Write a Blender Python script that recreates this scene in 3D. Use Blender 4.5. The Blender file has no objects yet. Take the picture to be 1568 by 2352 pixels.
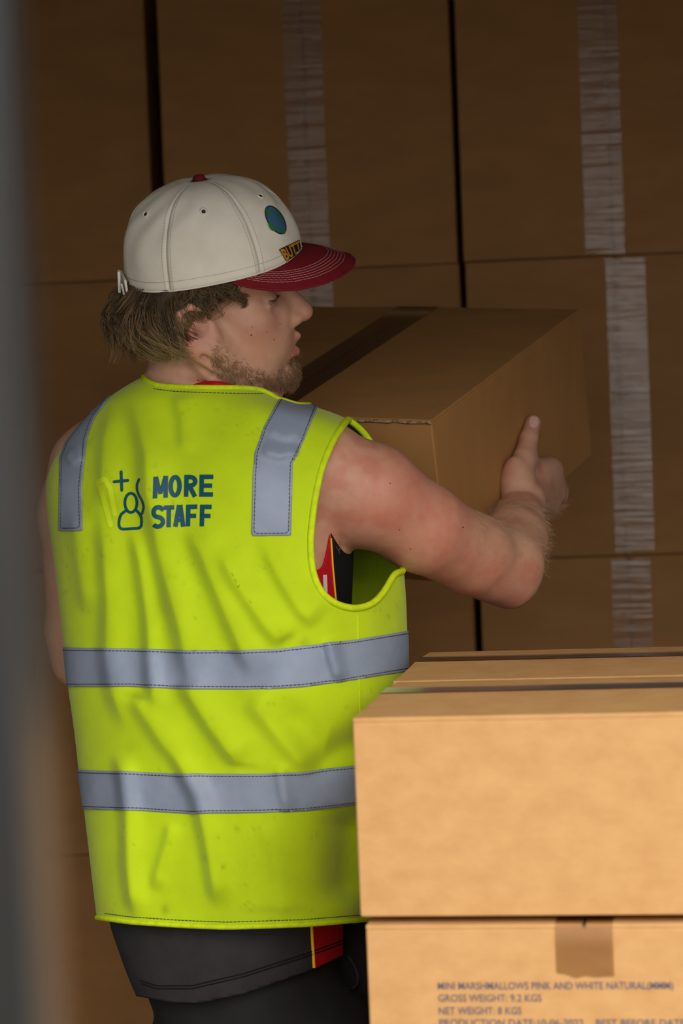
import bpy, bmesh, math, random
import numpy as np
from mathutils import Vector, Matrix
from mathutils.bvhtree import BVHTree

rng = np.random.default_rng(7)
random.seed(7)
sc = bpy.context.scene
COL = sc.collection

# ------------------------------------------------------------------ camera
F = 6000.0                      # focal length in pixels of the 1568 x 2352 frame
HC = 1.45                       # camera height above the truck floor
PITCH = math.atan(276.0 / F)
ROLL = math.radians(2.3)
CAM = np.array([0.0, 0.0, HC])
FW = np.array([0.0, math.cos(PITCH), -math.sin(PITCH)])
UP0 = np.array([0.0, math.sin(PITCH), math.cos(PITCH)])
RT0 = np.array([1.0, 0.0, 0.0])
RT = math.cos(ROLL) * RT0 - math.sin(ROLL) * UP0
UP = math.cos(ROLL) * UP0 + math.sin(ROLL) * RT0

cd = bpy.data.cameras.new('camera')
cam = bpy.data.objects.new('camera', cd)
COL.objects.link(cam)
cam.matrix_world = Matrix(((RT[0], UP[0], -FW[0], CAM[0]), (RT[1], UP[1], -FW[1], CAM[1]),
                           (RT[2], UP[2], -FW[2], CAM[2]), (0, 0, 0, 1)))
cd.sensor_fit = 'HORIZONTAL'
cd.sensor_width = 24.0
cd.lens = F / 1568.0 * 24.0
cd.clip_start = 0.05
cd.dof.use_dof = True
cd.dof.focus_distance = 3.17
cd.dof.aperture_fstop = 4.8
sc.camera = cam

# ------------------------------------------------------------------ sky, sun, exposure
w = bpy.data.worlds.new('sky')
sc.world = w
w.use_nodes = True
bg = w.node_tree.nodes['Background']
bg.inputs['Color'].default_value = (1.0, 0.975, 0.94, 1)
bg.inputs['Strength'].default_value = 2.05

sd = bpy.data.lights.new('hazy_sun', 'SUN')
sd.energy = 1.8
sd.angle = math.radians(38)
sd.color = (1.0, 0.90, 0.76)
so = bpy.data.objects.new('hazy_sun', sd)
COL.objects.link(so)
SAZ, SEL = math.radians(16), math.radians(31)      # from behind the camera, 
sv = Vector((math.sin(SAZ) * math.cos(SEL), -math.cos(SAZ) * math.cos(SEL), math.sin(SEL)))
so.rotation_euler = sv.to_track_quat('Z', 'Y').to_euler()
so.location = sv * 6

sc.view_settings.view_transform = 'Standard'
sc.view_settings.look = 'None'
sc.view_settings.exposure = 0.0
sc.view_settings.gamma = 1.0
sc.view_settings.use_curve_mapping = False

# ------------------------------------------------------------------ helpers
# "view metres": x to the camera's right, y up, z = distance away.  A turned copy of the world.
def K(px, py, d):
    return np.array([(px - 784.0) * d / F, (1176.0 - py) * d / F, d])
def c2w(p):
    p = np.asarray(p, float)
    return CAM + p[..., 0:1] * RT + p[..., 1:2] * UP + p[..., 2:3] * FW
def w2c(p):
    q = np.asarray(p, float) - CAM
    return np.stack([q @ RT, q @ UP, q @ FW], -1)
def pxy(c):
    return 784.0 + c[..., 0] * F / c[..., 2], 1176.0 - c[..., 1] * F / c[..., 2]
def sstep(a, b, x):
    t = np.clip((x - a) / (b - a), 0, 1)
    return t * t * (3 - 2 * t)
def unit(v):
    v = np.asarray(v, float)
    return v / np.linalg.norm(v)

def tag(o, label=None, cat=None, group=None, kind=None):
    if label: o['label'] = label
    if cat: o['category'] = cat
    if group: o['group'] = group
    if kind: o['kind'] = kind
    return o
def empty(name, loc=(0, 0, 0), mat=None):
    o = bpy.data.objects.new(name, None)
    o.empty_display_size = 0.05
    COL.objects.link(o)
    o.matrix_world = mat if mat is not None else Matrix.Translation(Vector(loc))
    return o
def link(name, me, mat, parent=None, smooth=False, keep_world=True):
    o = bpy.data.objects.new(name, me)
    COL.objects.link(o)
    if mat is not None and len(me.materials) == 0:
        me.materials.append(mat)
    if smooth:
        me.polygons.foreach_set('use_smooth', np.ones(len(me.polygons), bool))
    if parent is not None:
        o.parent = parent
        if keep_world:
            o.matrix_parent_inverse = parent.matrix_world.inverted()
    return o
def mesh(name, V, Fc):
    me = bpy.data.meshes.new(name)
    V = np.asarray(V, np.float32)
    Fa = np.asarray(Fc, np.int32)
    if Fa.ndim == 2:
        k = Fa.shape[1]
        me.vertices.add(len(V)); me.vertices.foreach_set('co', V.ravel())
        me.loops.add(Fa.size); me.loops.foreach_set('vertex_index', Fa.ravel())
        me.polygons.add(len(Fa))
        me.polygons.foreach_set('loop_start', np.arange(0, Fa.size, k, dtype=np.int32))
        me.update(calc_edges=True); me.validate()
    else:
        me.from_pydata([tuple(v) for v in V], [], [tuple(f) for f in Fc])
        me.update()
    return me
def set_col(me, name, rgb):
    at = me.color_attributes.new(name, 'FLOAT_COLOR', 'POINT')
    a = np.ones((len(me.vertices), 4), np.float32)
    a[:, :3] = rgb
    at.data.foreach_set('color', a.ravel())

# ------------------------------------------------------------------ materials
def srgb(r, g, b):
    f = lambda c: ((c / 255.0) / 12.92 if c <= 10 else (((c / 255.0) + 0.055) / 1.055) ** 2.4)
    return (f(r), f(g), f(b), 1.0)
def mat(name, col, col2=None, nscale=8.0, stretch=(1, 1, 1), rough=0.6, metal=0.0, bump=0.0, bscale=60.0,
        bstretch=(1, 1, 1), attr=None, spec=0.5, sheen=0.0, sss=0.0, ndetail=4, contrast=(0.35, 0.65)):
    m = bpy.data.materials.new(name)
    m.use_nodes = True
    nt = m.node_tree; N = nt.nodes; L = nt.links
    bs = N['Principled BSDF']
    bs.inputs['Roughness'].default_value = rough
    bs.inputs['Metallic'].default_value = metal
    bs.inputs['Specular IOR Level'].default_value = spec
    if sheen: bs.inputs['Sheen Weight'].default_value = sheen
    if sss:
        bs.inputs['Subsurface Weight'].default_value = sss
        bs.inputs['Subsurface Radius'].default_value = (1.0, 0.35, 0.2)
        bs.inputs['Subsurface Scale'].default_value = 0.006
    tc = N.new('ShaderNodeTexCoord')
    out = None
    if attr:
        a = N.new('ShaderNodeAttribute'); a.attribute_name = attr
        out = a.outputs['Color']
    if col2 is not None:
        mp = N.new('ShaderNodeMapping'); mp.inputs['Scale'].default_value = stretch
        L.new(tc.outputs['Object'], mp.inputs['Vector'])
        nz = N.new('ShaderNodeTexNoise'); nz.inputs['Scale'].default_value = nscale
        nz.inputs['Detail'].default_value = ndetail; nz.inputs['Roughness'].default_value = 0.6
        L.new(mp.outputs['Vector'], nz.inputs['Vector'])
        rp = N.new('ShaderNodeValToRGB')
        rp.color_ramp.elements[0].position = contrast[0]; rp.color_ramp.elements[0].color = col
        rp.color_ramp.elements[1].position = contrast[1]; rp.color_ramp.elements[1].color = col2
        L.new(nz.outputs['Fac'], rp.inputs['Fac'])
        nout = rp.outputs['Color']
        if out is not None:
            mx = N.new('ShaderNodeMix'); mx.data_type = 'RGBA'; mx.blend_type = 'MULTIPLY'
            mx.inputs['Factor'].default_value = 1.0
            L.new(nout, mx.inputs['A']); L.new(out, mx.inputs['B'])
            out = mx.outputs['Result']
        else:
            out = nout
    if out is not None:
        L.new(out, bs.inputs['Base Color'])
    else:
        bs.inputs['Base Color'].default_value = col
    if bump:
        mp2 = N.new('ShaderNodeMapping'); mp2.inputs['Scale'].default_value = bstretch
        L.new(tc.outputs['Object'], mp2.inputs['Vector'])
        nb = N.new('ShaderNodeTexNoise'); nb.inputs['Scale'].default_value = bscale
        nb.inputs['Detail'].default_value = 3
        L.new(mp2.outputs['Vector'], nb.inputs['Vector'])
        bp = N.new('ShaderNodeBump'); bp.inputs['Strength'].default_value = bump
        bp.inputs['Distance'].default_value = 0.002
        L.new(nb.outputs['Fac'], bp.inputs['Height'])
        L.new(bp.outputs['Normal'], bs.inputs['Normal'])
    return m
def tape_mat(name, tint, gloss=0.16, rough=0.12, bstretch=(3, 60, 3), bump=0.6, milk=0.0):
    m = bpy.data.materials.new(name)
    m.use_nodes = True
    nt = m.node_tree; N = nt.nodes; L = nt.links
    N.remove(N['Principled BSDF'])
    tr = N.new('ShaderNodeBsdfTransparent'); tr.inputs['Color'].default_value = tint
    gl = N.new('ShaderNodeBsdfGlossy'); gl.inputs['Roughness'].default_value = rough
    gl.inputs['Color'].default_value = (1, 1, 1, 1)
    lw = N.new('ShaderNodeFresnel'); lw.inputs['IOR'].default_value = 1.5
    ad = N.new('ShaderNodeMath'); ad.operation = 'ADD'; ad.inputs[1].default_value = gloss
    ad.use_clamp = True
    L.new(lw.outputs['Fac'], ad.inputs[0])
    mx = N.new('ShaderNodeMixShader')
    df = N.new('ShaderNodeBsdfDiffuse'); df.inputs['Color'].default_value = (0.55, 0.52, 0.50, 1)
    m0 = N.new('ShaderNodeMixShader'); m0.inputs['Fac'].default_value = milk
    L.new(tr.outputs[0], m0.inputs[1]); L.new(df.outputs[0], m0.inputs[2])
    L.new(ad.outputs[0], mx.inputs['Fac']); L.new(m0.outputs[0], mx.inputs[1]); L.new(gl.outputs[0], mx.inputs[2])
    tc = N.new('ShaderNodeTexCoord'); mp = N.new('ShaderNodeMapping'); mp.inputs['Scale'].default_value = bstretch
    nz = N.new('ShaderNodeTexNoise'); nz.inputs['Scale'].default_value = 2.2; nz.inputs['Detail'].default_value = 3
    bp = N.new('ShaderNodeBump'); bp.inputs['Strength'].default_value = bump; bp.inputs['Distance'].default_value = 0.003
    L.new(tc.outputs['Object'], mp.inputs['Vector']); L.new(mp.outputs['Vector'], nz.inputs['Vector'])
    L.new(nz.outputs['Fac'], bp.inputs['Height']); L.new(bp.outputs['Normal'], gl.inputs['Normal'])
    L.new(mx.outputs[0], N['Material Output'].inputs['Surface'])
    return m

MT = {}
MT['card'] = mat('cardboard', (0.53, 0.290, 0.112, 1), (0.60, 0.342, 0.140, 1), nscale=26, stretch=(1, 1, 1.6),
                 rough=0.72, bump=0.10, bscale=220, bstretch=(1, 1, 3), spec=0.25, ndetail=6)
MT['card_shaded'] = mat('brown_cardboard_shaded', (0.345, 0.170, 0.055, 1), (0.395, 0.198, 0.067, 1), nscale=9, stretch=(1, 2.5, 1),  # browner board, its colour also lowered for the shade deep in the truck
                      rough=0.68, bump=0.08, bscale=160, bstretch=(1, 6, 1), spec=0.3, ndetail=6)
MT['card_edge'] = mat('cardboard_cut_edge', (0.16, 0.09, 0.04, 1), (0.42, 0.27, 0.14, 1), nscale=180, rough=0.9,
                      stretch=(1, 1, 1), contrast=(0.4, 0.6))
MT['tape_clear'] = tape_mat('clear_packing_tape', (0.93, 0.89, 0.86, 1), gloss=0.03, rough=0.20, milk=0.06)
MT['tape_brown'] = tape_mat('brown_packing_tape', (0.74, 0.64, 0.52, 1), gloss=0.02, rough=0.25, bump=0.3)
MT['tape_tan'] = tape_mat('tan_packing_tape', (0.81, 0.755, 0.60, 1), gloss=0.0, rough=0.35, bump=0.3)
MT['ink'] = mat('blue_stamp_ink', srgb(98, 98, 116), rough=0.8, spec=0.1)
MT['steel'] = mat('grey_painted_steel', srgb(40, 40, 40), srgb(48, 48, 47), nscale=3, stretch=(1, 1, .3),
                  rough=0.32, metal=0.55, bump=0.05, bscale=40)
MT['panel'] = mat('truck_wall_panel', srgb(150, 148, 146), srgb(165, 163, 160), nscale=2, rough=0.45)
MT['bed'] = mat('truck_bed_plywood', srgb(96, 80, 64), srgb(120, 100, 80), nscale=5, stretch=(1, .2, 1), rough=0.7)
MT['ground'] = mat('concrete_yard', srgb(128, 126, 122), srgb(150, 147, 142), nscale=3, rough=0.9)
MT['wood'] = mat('pallet_wood', srgb(130, 100, 68), srgb(160, 128, 92), nscale=6, stretch=(1, .2, 1), rough=0.85)

# ------------------------------------------------------------------ the truck body and the yard
def add_box(bm, lo, hi, bev=0.0):
    r = bmesh.ops.create_cube(bm, size=1.0)
    for v in r['verts']:
        v.co = Vector([lo[i] + (v.co[i] + 0.5) * (hi[i] - lo[i]) for i in range(3)])
    if bev:
        es = list({e for v in r['verts'] for e in v.link_edges})
        bmesh.ops.bevel(bm, geom=es, offset=bev, segments=2, profile=0.5, affect='EDGES')
def box_mesh(name, boxes, bev=0.0):
    bm = bmesh.new()
    for lo, hi in boxes:
        add_box(bm, lo, hi, bev)
    me = bpy.data.meshes.new(name)
    bm.to_mesh(me); bm.free()
    return me
YO, YB, XL, XR, ZT = 2.05, 5.05, -1.02, 1.10, 2.28
def struct(name, boxes, m, bev=0.0):
    o = link(name, box_mesh(name, boxes, bev), m)
    o['kind'] = 'structure'
    return o
struct('ground', [((-30, -40, -0.32), (30, YO + 0.02, -0.22))], MT['ground'])
struct('floor', [((XL - .05, YO, -0.06), (XR + .05, YB + .05, 0.0))], MT['bed'])
struct('ceiling', [((XL - .05, YO, ZT), (XR + .05, YB + .05, ZT + .05))], MT['panel'])
struct('wall_left', [((XL - .05, YO, 0.0), (XL, YB, ZT))], MT['panel'])
struct('wall_right', [((XR, YO, 0.0), (XR + .05, YB, ZT))], MT['panel'])
struct('wall_back', [((XL - .05, YB, 0.0), (XR + .05, YB + .05, ZT))], MT['panel'])
# unseen header added to block light from above, shaped as a part-lowered shutter
HZ = 1.98
sh_o = struct('light_blocking_header', [((XL - .02, YO + .005, HZ - .03), (XR + .02, YO + .035, HZ + .012))], MT['panel'], .004)
nsl = 4
slat_me = box_mesh('blocker_slat', [((XL - .02, YO + .010, 0), (XR + .02, YO + .030, (ZT - HZ - .012) / nsl - .002))], .004)
slat_me.materials.append(MT['panel'])
for i in range(nsl):
    so_ = link('blocker_slat', slat_me, None, sh_o); so_.location.z = HZ + .012 + (ZT - HZ - .012) / nsl * i
# a slim steel post standing close to the camera at the left, far out of focus
def near_post():
    e = c2w(K(42, 1176, 0.74))
    root = empty('steel_post', (e[0], e[1], -.22))
    tag(root, 'grey steel post close to the camera at the left edge, out of focus', 'post')
    wd, dp, th, top = .075, .06, .006, 2.75
    bm = bmesh.new()
    for lo, hi in (((-wd, -th / 2, 0), (0, th / 2, top)), ((-th, th / 2, 0), (0, dp, top)), ((-wd, th / 2, 0), (-wd + th, dp, top))):
        add_box(bm, lo, hi, .002)
    me = bpy.data.meshes.new('channel'); bm.to_mesh(me); bm.free()
    link('channel', me, MT['steel'], root, keep_world=False)
    link('base_plate', box_mesh('base_plate', [((-wd - .03, -.04, 0), (.03, dp + .04, .010))], .002), MT['steel'], root, keep_world=False)
    bm = bmesh.new(); bmesh.ops.create_cone(bm, cap_ends=True, segments=6, radius1=.009, radius2=.009, depth=.010)
    bo = bpy.data.meshes.new('bolt'); bm.to_mesh(bo); bm.free(); bo.materials.append(MT['steel'])
    for x in (-wd - .016, .016):
        for y in (-.026, dp + .026):
            o = link('bolt', bo, None, root, keep_world=False); o.location = (x, y, .015)
near_post()
# unseen door leaf added at the left to block light from the sky
dr = struct('sky_blocker_door', [((XL - .075, .85, -.05), (XL - .03, YO - .01, ZT))], MT['panel'], .006)
for z in (.25, 1.1, 1.95):
    link('blocker_hinge', box_mesh('blocker_hinge', [((XL - .05, YO - .08, z), (XL - .022, YO + .02, z + .07))], .004), MT['steel'], dr)
link('blocker_rod', box_mesh('blocker_rod', [((XL - .03, .97, 0.02), (XL - .006, .995, ZT - .05))], .006), MT['steel'], dr)

# ------------------------------------------------------------------ cartons
def strip_mesh(name, pts, halfw, axis, thick=0.0004, ends=True, jag=0.0):
    """a strip of film folded along the polyline pts; axis = unit vector across"""
    pts = np.asarray(pts, float); axis = np.asarray(axis, float)
    n = len(pts)
    T = np.gradient(pts, axis=0); T /= np.linalg.norm(T, axis=1)[:, None]
    Nn = np.cross(np.broadcast_to(axis, T.shape), T)
    wvs = np.linspace(-1, 1, 7)
    V = np.stack([pts + axis * wv * halfw for wv in wvs], 1)          # one sheet of film: n, 7, 3
    if jag:
        for e in (0, -1):
            dv = (T[e] if e == -1 else -T[e])
            V[e] += dv * (rng.uniform(0, abs(jag), 7)[:, None] * np.sign(jag))
    Fc = []
    for i in range(n - 1):
        for k in range(6):
            Fc.append((i * 7 + k, i * 7 + k + 1, (i + 1) * 7 + k + 1, (i + 1) * 7 + k))
    return mesh(name, V.reshape(-1, 3), Fc)

def carton_meshes(w, d, h, gap=0.003, split=0.5, ft=0.0045, bow=0.0):
    """w along local x (across the seam), d along local y (along the seam), h up; top flaps meet at the seam"""
    bm = bmesh.new()
    add_box(bm, (-w / 2, -d / 2, 0), (w / 2, d / 2, h - ft), 0.002)
    body = bpy.data.meshes.new('body'); bm.to_mesh(body); bm.free()
    xs = -w / 2 + split * w
    flaps = []
    for lo, hi in ((-w / 2, xs - gap / 2), (xs + gap / 2, w / 2)):
        bm = bmesh.new()
        add_box(bm, (lo, -d / 2 + .0002, h - ft - .0005), (hi, d / 2 - .0002, h), 0.0011)
        bmesh.ops.subdivide_edges(bm, edges=[e for e in bm.edges if e.calc_length() > .1], cuts=6, use_grid_fill=True)
        inner = xs
        for v in bm.verts:
            t = 1 - min(1.0, abs(v.co.x - inner) / (w / 2))
            if v.co.z > h - ft * 0.6:
                v.co.z += bow * t * t
        me = bpy.data.meshes.new('flap'); bm.to_mesh(me); bm.free()
        flaps.append(me)
    return body, flaps, xs
def carton(name, M, w, d, h, cm, tape=None, tw=0.033, tdrop=0.055, split=0.5, label=None, group=None, gap=0.003,
           bow=0.0, tends=(1, 1), toff=0.0, cat='box', cache={}):
    root = empty(name, mat=M)
    tag(root, label, cat, group)
    key = (w, d, h, split, gap, bow, cm)
    if key not in cache:
        b, fl, xs = carton_meshes(w, d, h, gap, split, bow=bow)
        b.materials.append(MT[cm])
        for f in fl: f.materials.append(MT[cm])
        cache[key] = (b, fl, xs)
    b, fl, xs = cache[key]
    link('body', b, None, root, keep_world=False)
    for f in fl:
        link('flap', f, None, root, keep_world=False)
    if tape:
        e = 0.0012
        pts = []
        ny = 9
        if tends[0]:
            pts += [(0, -d / 2 - e, h - tdrop), (0, -d / 2 - e, h - tdrop * .5), (0, -d / 2 - e, h - .004)]
        pts += [(0, y, h + e * .5 + bow) for y in np.linspace(-d / 2 + .001, d / 2 - .001, ny)]
        if tends[1]:
            pts += [(0, d / 2 + e, h - .004), (0, d / 2 + e, h - tdrop * .5), (0, d / 2 + e, h - tdrop)]
        pts = np.array(pts) + np.array([xs + toff, 0, 0])
        me = strip_mesh('tape', pts, tw, (1, 0, 0), jag=0.006 if tends[0] else -.006)
        link('tape', me, MT[tape], root, keep_world=False)
    return root

# wall of large cartons at the back, flaps towards the camera
BW = 0.506
PALZ = 0.140
WYAW = math.radians(-8)         # the wall's right end comes nearer
wc = c2w(K(1073, 1000, 4.47)); wc[2] = 0.0      # foot of the joint between the two main columns
wx = np.array([math.cos(WYAW), math.sin(WYAW), 0]); wn = np.array([math.sin(WYAW), -math.cos(WYAW), 0])
def wall_frame(u0, z0, out=0.0, turn=0.0, rz=0.0):
    """local x along the wall, local y up, local z towards the camera; origin at the carton's back centre"""
    o = wc + wx * u0 + wn * out + np.array([0, 0, z0])
    c, s = math.cos(turn), math.sin(turn)
    ax = wx * c + wn * s; an = wn * c - wx * s
    az = np.array([0, 0, 1.0])
    c2, s2 = math.cos(rz), math.sin(rz)
    axx = ax * c2 + az * s2; azz = az * c2 - ax * s2
    return Matrix(((axx[0], azz[0], an[0], o[0]), (axx[1], azz[1], an[1], o[1]), (axx[2], azz[2], an[2], o[2]), (0, 0, 0, 1)))
rown = ['bottom', 'second', 'third', 'top']
coln = {0: 'left', 1: 'middle', 2: 'right'}
BD = 0.20
for c, (u, out, turn, gapz) in {0: (-BW * 1.5 - .034, -.24, math.radians(0), 0.0), 1: (-BW * .5 - .002, -.20, 0, 0),
                                2: (BW * .5 + .002, -.185, math.radians(-1.5), .002)}.items():
    for r in range(4):
        z0 = PALZ + BW * (r + .5) + .0012 * r
        tp = 'tape_clear'
        lab = '%s carton in the %s column of the brown carton wall behind the man' % (rown[r], coln[c])
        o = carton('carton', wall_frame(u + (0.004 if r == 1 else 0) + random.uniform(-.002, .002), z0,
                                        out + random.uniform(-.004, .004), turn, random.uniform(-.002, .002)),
                   BW - .003, BW - .0004, BD, 'card_shaded', tp, tw=0.033, label=lab, group='cartons stacked as a wall at the back', gap=.005, tends=(0, 0),
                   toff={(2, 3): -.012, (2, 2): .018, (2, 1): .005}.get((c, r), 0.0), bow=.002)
# pallets that carry the wall, below the frame
def pallet(name, M, w, d, label):
    root = empty(name, mat=M); tag(root, label, 'pallet')
    bm = bmesh.new(); add_box(bm, (-w / 2, -.045, 0), (w / 2, .045, .018), .002)
    bd = bpy.data.meshes.new('board'); bm.to_mesh(bd); bm.free(); bd.materials.append(MT['wood'])
    bm = bmesh.new(); add_box(bm, (-.04, -d / 2, 0), (.04, d / 2, .102), .003)
    bl = bpy.data.meshes.new('bearer'); bm.to_mesh(bl); bm.free(); bl.materials.append(MT['wood'])
    for x in (-w / 2 + .04, 0, w / 2 - .04):
        o = link('bearer', bl, None, root, keep_world=False); o.location = (x, 0, .018)
    n = 3 if d < .3 else 5
    for i in range(n):
        y = -d / 2 + .045 + (d - .09) * i / (n - 1)
        for z in (0, .120):
            o = link('board', bd, None, root, keep_world=False); o.location = (x * 0, y, z)
    return root
def zrot_frame(o, ax, ay):
    return Matrix(((ax[0], ay[0], 0, o[0]), (ax[1], ay[1], 0, o[1]), (0, 0, 1, o[2]), (0, 0, 0, 1)))
o = wc + wx * (-.26) - wn * .10
pallet('pallet', zrot_frame(o, wx, -wn), 1.56, .26, 'low wooden pallet under the wall of cartons')

# cartons stacked on the right in front
FYAW = 0.0
HF = 0.200
def fpt(px, py, d):
    return c2w(K(px, py, d))
A0 = fpt(799, 1650, 2.60); A1 = fpt(1568, 1636, 2.545)
ztop = A0[2]
ex = unit(np.array([A1[0] - A0[0], A1[1] - A0[1], 0]))
B0 = fpt(985, 1507, 2.60 * 750 / 607)
ey = np.array([-ex[1], ex[0], 0.0])
dep = (B0 - A0) @ ey
print('stack depth', dep, 'shift', (B0 - A0) @ ex, 'ztop', ztop)
FD = dep / 2
def stack_frame(x0, y0, z0, yaw=0.0):
    """carton whose seam runs along ex: local y along ex, local x along -ey (so that front is +x)"""
    c, s = math.cos(yaw), math.sin(yaw)
    lx = -ey * c + ex * s; ly = ex * c + ey * s
    o = A0 + ex * x0 + ey * y0; o[2] = z0
    return Matrix(((lx[0], ly[0], 0, o[0]), (lx[1], ly[1], 0, o[1]), (0, 0, 1, o[2]), (0, 0, 0, 1)))
FWD = 0.46
sh = ((B0 - A0) @ ex)
carton('carton', stack_frame(FWD / 2 + .004, FD / 2, ztop - HF), FD - .004, FWD, HF, 'card', 'tape_tan', tw=.024, split=.34, bow=.003, gap=.006,
       label='light brown carton in front at the right, on top of the stack, plain side', group='cartons stacked in front')
carton('carton', stack_frame(FWD / 2 + sh * .60, FD * 1.5 - .002, ztop - HF + .001, .0), FD - .006, FWD, HF, 'card', 'tape_clear', tw=.024, split=.36,
       bow=.003, gap=.004, label='rear carton on top of the right stack, only its taped top showing', group='cartons stacked in front')
# lower front carton with the printed text: seam runs front to back
def low_frame(x0, y0, z0):
    o = A0 + ex * x0 + ey * y0; o[2] = z0
    return Matrix(((ex[0], ey[0], 0, o[0]), (ex[1], ey[1], 0, o[1]), (0, 0, 1, o[2]), (0, 0, 0, 1)))
LW = 0.47
lowx = LW / 2 + .010
low = carton('carton', low_frame(lowx, FD / 2 - .004, ztop - 2 * HF - .007), LW, FD, HF, 'card', 'tape_tan', tw=.0285, tdrop=.048, split=.462,
             toff=.0, label='printed carton under the top one at the right, blue lettering on its front', group='cartons stacked in front', gap=.003)
lowr = carton('carton', low_frame(lowx + sh * .5, FD * 1.5, ztop - 2 * HF - .006), LW, FD - .006, HF, 'card', 'tape_tan', tw=.0285,
              label='carton hidden at the rear of the right stack, under the rear top carton', group='cartons stacked in front')
zz = ztop - 2 * HF - .007
lev = 0
while zz - HF > 0.10:
    zz -= HF + .001
    lev += 1
    nm = ['third', 'fourth', 'fifth', 'sixth'][lev - 1]
    carton('carton', low_frame(lowx + .003 * lev, FD / 2 - .004, zz), LW, FD, HF, 'card', 'tape_tan', tw=.0285,
           label='%s carton from the top at the front of the right stack' % nm, group='cartons stacked in front')
    carton('carton', low_frame(lowx + sh * .5, FD * 1.5, zz), LW, FD - .006, HF, 'card', 'tape_tan', tw=.0285,
           label='%s carton from the top at the rear of the right stack' % nm, group='cartons stacked in front')
print('stack foot', zz)
bm = bmesh.new()
root = empty('platform', mat=low_frame(lowx + .02, FD, 0.0))
tag(root, 'low wooden platform under the right stack of cartons', 'platform')
link('board', box_mesh('board', [((-LW / 2, -FD, zz - .02), (LW / 2, FD, zz - .001))], .002), MT['wood'], root, keep_world=False)
for x in (-LW / 2 + .05, LW / 2 - .05):
    link('bearer', box_mesh('bearer', [((x - .04, -FD, 0), (x + .04, FD, zz - .02))], .002), MT['wood'], root, keep_world=False)
bm.free()

# ------------------------------------------------------------------ lettering helper
def text_data(s, bold=0.0):
    cu = bpy.data.curves.new('lettering', 'FONT')
    cu.body = s; cu.size = 1.0; cu.offset = bold; cu.resolution_u = 4
    ob = bpy.data.objects.new('lettering', cu); COL.objects.link(ob)
    dg = bpy.context.evaluated_depsgraph_get()
    me = bpy.data.meshes.new_from_object(ob.evaluated_get(dg))
    V = np.array([v.co[:] for v in me.vertices]); Fc = [tuple(p.vertices) for p in me.polygons]
    bpy.data.objects.remove(ob); bpy.data.curves.remove(cu); bpy.data.meshes.remove(me)
    return V, Fc
def plane_hit(px, py, origin, n):
    a = c2w(K(px, py, 1.0)) - CAM
    t = ((origin - CAM) @ n) / (a @ n)
    return CAM + a * t
fo = A0 + ey * (-.004)
lines = [('MINI MARSHMALLOWS PINK AND WHITE NATURAL(MMM)', 1006, 1546, 2272), ('GROSS WEIGHT: 9.2 KGS', 1007, 1244, 2300),
         ('NET WEIGHT: 8 KGS', 1008, 1198, 2329), ('PRODUCTION DATE:10-06-2022    BEST BEFORE DATE:09-06-2024', 1009, 1690, 2357)]
for s, x0, x1, yb in lines:
    V, Fc = text_data(s, 0.004)
    p0 = plane_hit(x0, yb, fo, -ey); p1 = plane_hit(x1, yb, fo, -ey)
    wl = (p1 - p0) @ ex
    kx = wl / (V[:, 0].max() - V[:, 0].min())
    hh = 17.5 * 2.6 / F; ky = hh / 0.73
    W = np.array([p0[0], p0[1], p0[2]]) + (V[:, :1] - V[:, 0].min()) * kx * ex + V[:, 1:2] * ky * np.array([0, 0, 1.0]) - ey * .0009
    me = bpy.data.meshes.new('printed_line'); me.from_pydata([tuple(v) for v in W], [], Fc); me.update()
    link('printed_line', me, MT['ink'], low)

# ------------------------------------------------------------------ implicit surfaces
class Field:
    """smooth union / subtraction of simple solids, evaluated in view metres"""
    def __init__(self): self.ops = []; self.base = None
    def cone(self, a, b, ra, rb, k=.01, sub=False, xf=None):
        a = np.asarray(a, float); b = np.asarray(b, float)
        if xf is not None: a = xf(a); b = xf(b)
        c = (a + b) / 2; R = np.linalg.norm(b - a) / 2 + max(ra, rb)
        self.ops.append(('c', a, b, ra, rb, k, sub, c, R)); return self
    def ell(self, c, r, k=.01, sub=False, rot=None, xf=None):
        c = np.asarray(c, float); r = np.asarray(r, float)
        rot = np.eye(3) if rot is None else np.asarray(rot, float)
        if xf is not None: rot = xf.rot @ rot; c = xf(c)
        self.ops.append(('e', c, r, rot, None, k, sub, c, r.max())); return self
    def __call__(self, P):
        if len(P) > 24000:
            return np.concatenate([self(P[i:i + 12000]) for i in range(0, len(P), 12000)])
        plo, phi = P.min(0), P.max(0)
        d = self.base(P) if self.base is not None else np.full(len(P), 0.5)
        for op in self.ops:
            kind, k, sub, bc, bR = op[0], op[5], op[6], op[7], op[8]
            gapv = np.maximum(0, np.maximum(plo - bc, bc - phi))
            if gapv @ gapv > (bR + k + .012) ** 2: continue
            q = P - bc
            m = np.einsum('ij,ij->i', q, q) < (bR + k + 0.012) ** 2
            if not m.any(): continue
            p = P[m]
            if kind == 'c':
                a, b, ra, rb = op[1:5]
                ab = b - a; L2 = max(ab @ ab, 1e-12)
                t = np.clip(((p - a) @ ab) / L2, 0, 1)
                v = np.linalg.norm(p - a - t[:, None] * ab, axis=1) - (ra + (rb - ra) * t)
            else:
                cc, r, rot = op[1:4]
                l = (p - cc) @ rot
                k0 = np.linalg.norm(l / r, axis=1); k1 = np.linalg.norm(l / (r * r), axis=1)
                v = np.where(k1 > 1e-9, k0 * (k0 - 1) / np.maximum(k1, 1e-9), -r.min())
            dm = d[m]
            if sub:
                v = -v
                h = np.clip(0.5 + 0.5 * (v - dm) / k, 0, 1)
                d[m] = dm * (1 - h) + v * h + k * h * (1 - h)
            else:
                h = np.clip(0.5 + 0.5 * (dm - v) / k, 0, 1)
                d[m] = dm * (1 - h) + v * h - k * h * (1 - h)
        return d

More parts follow.
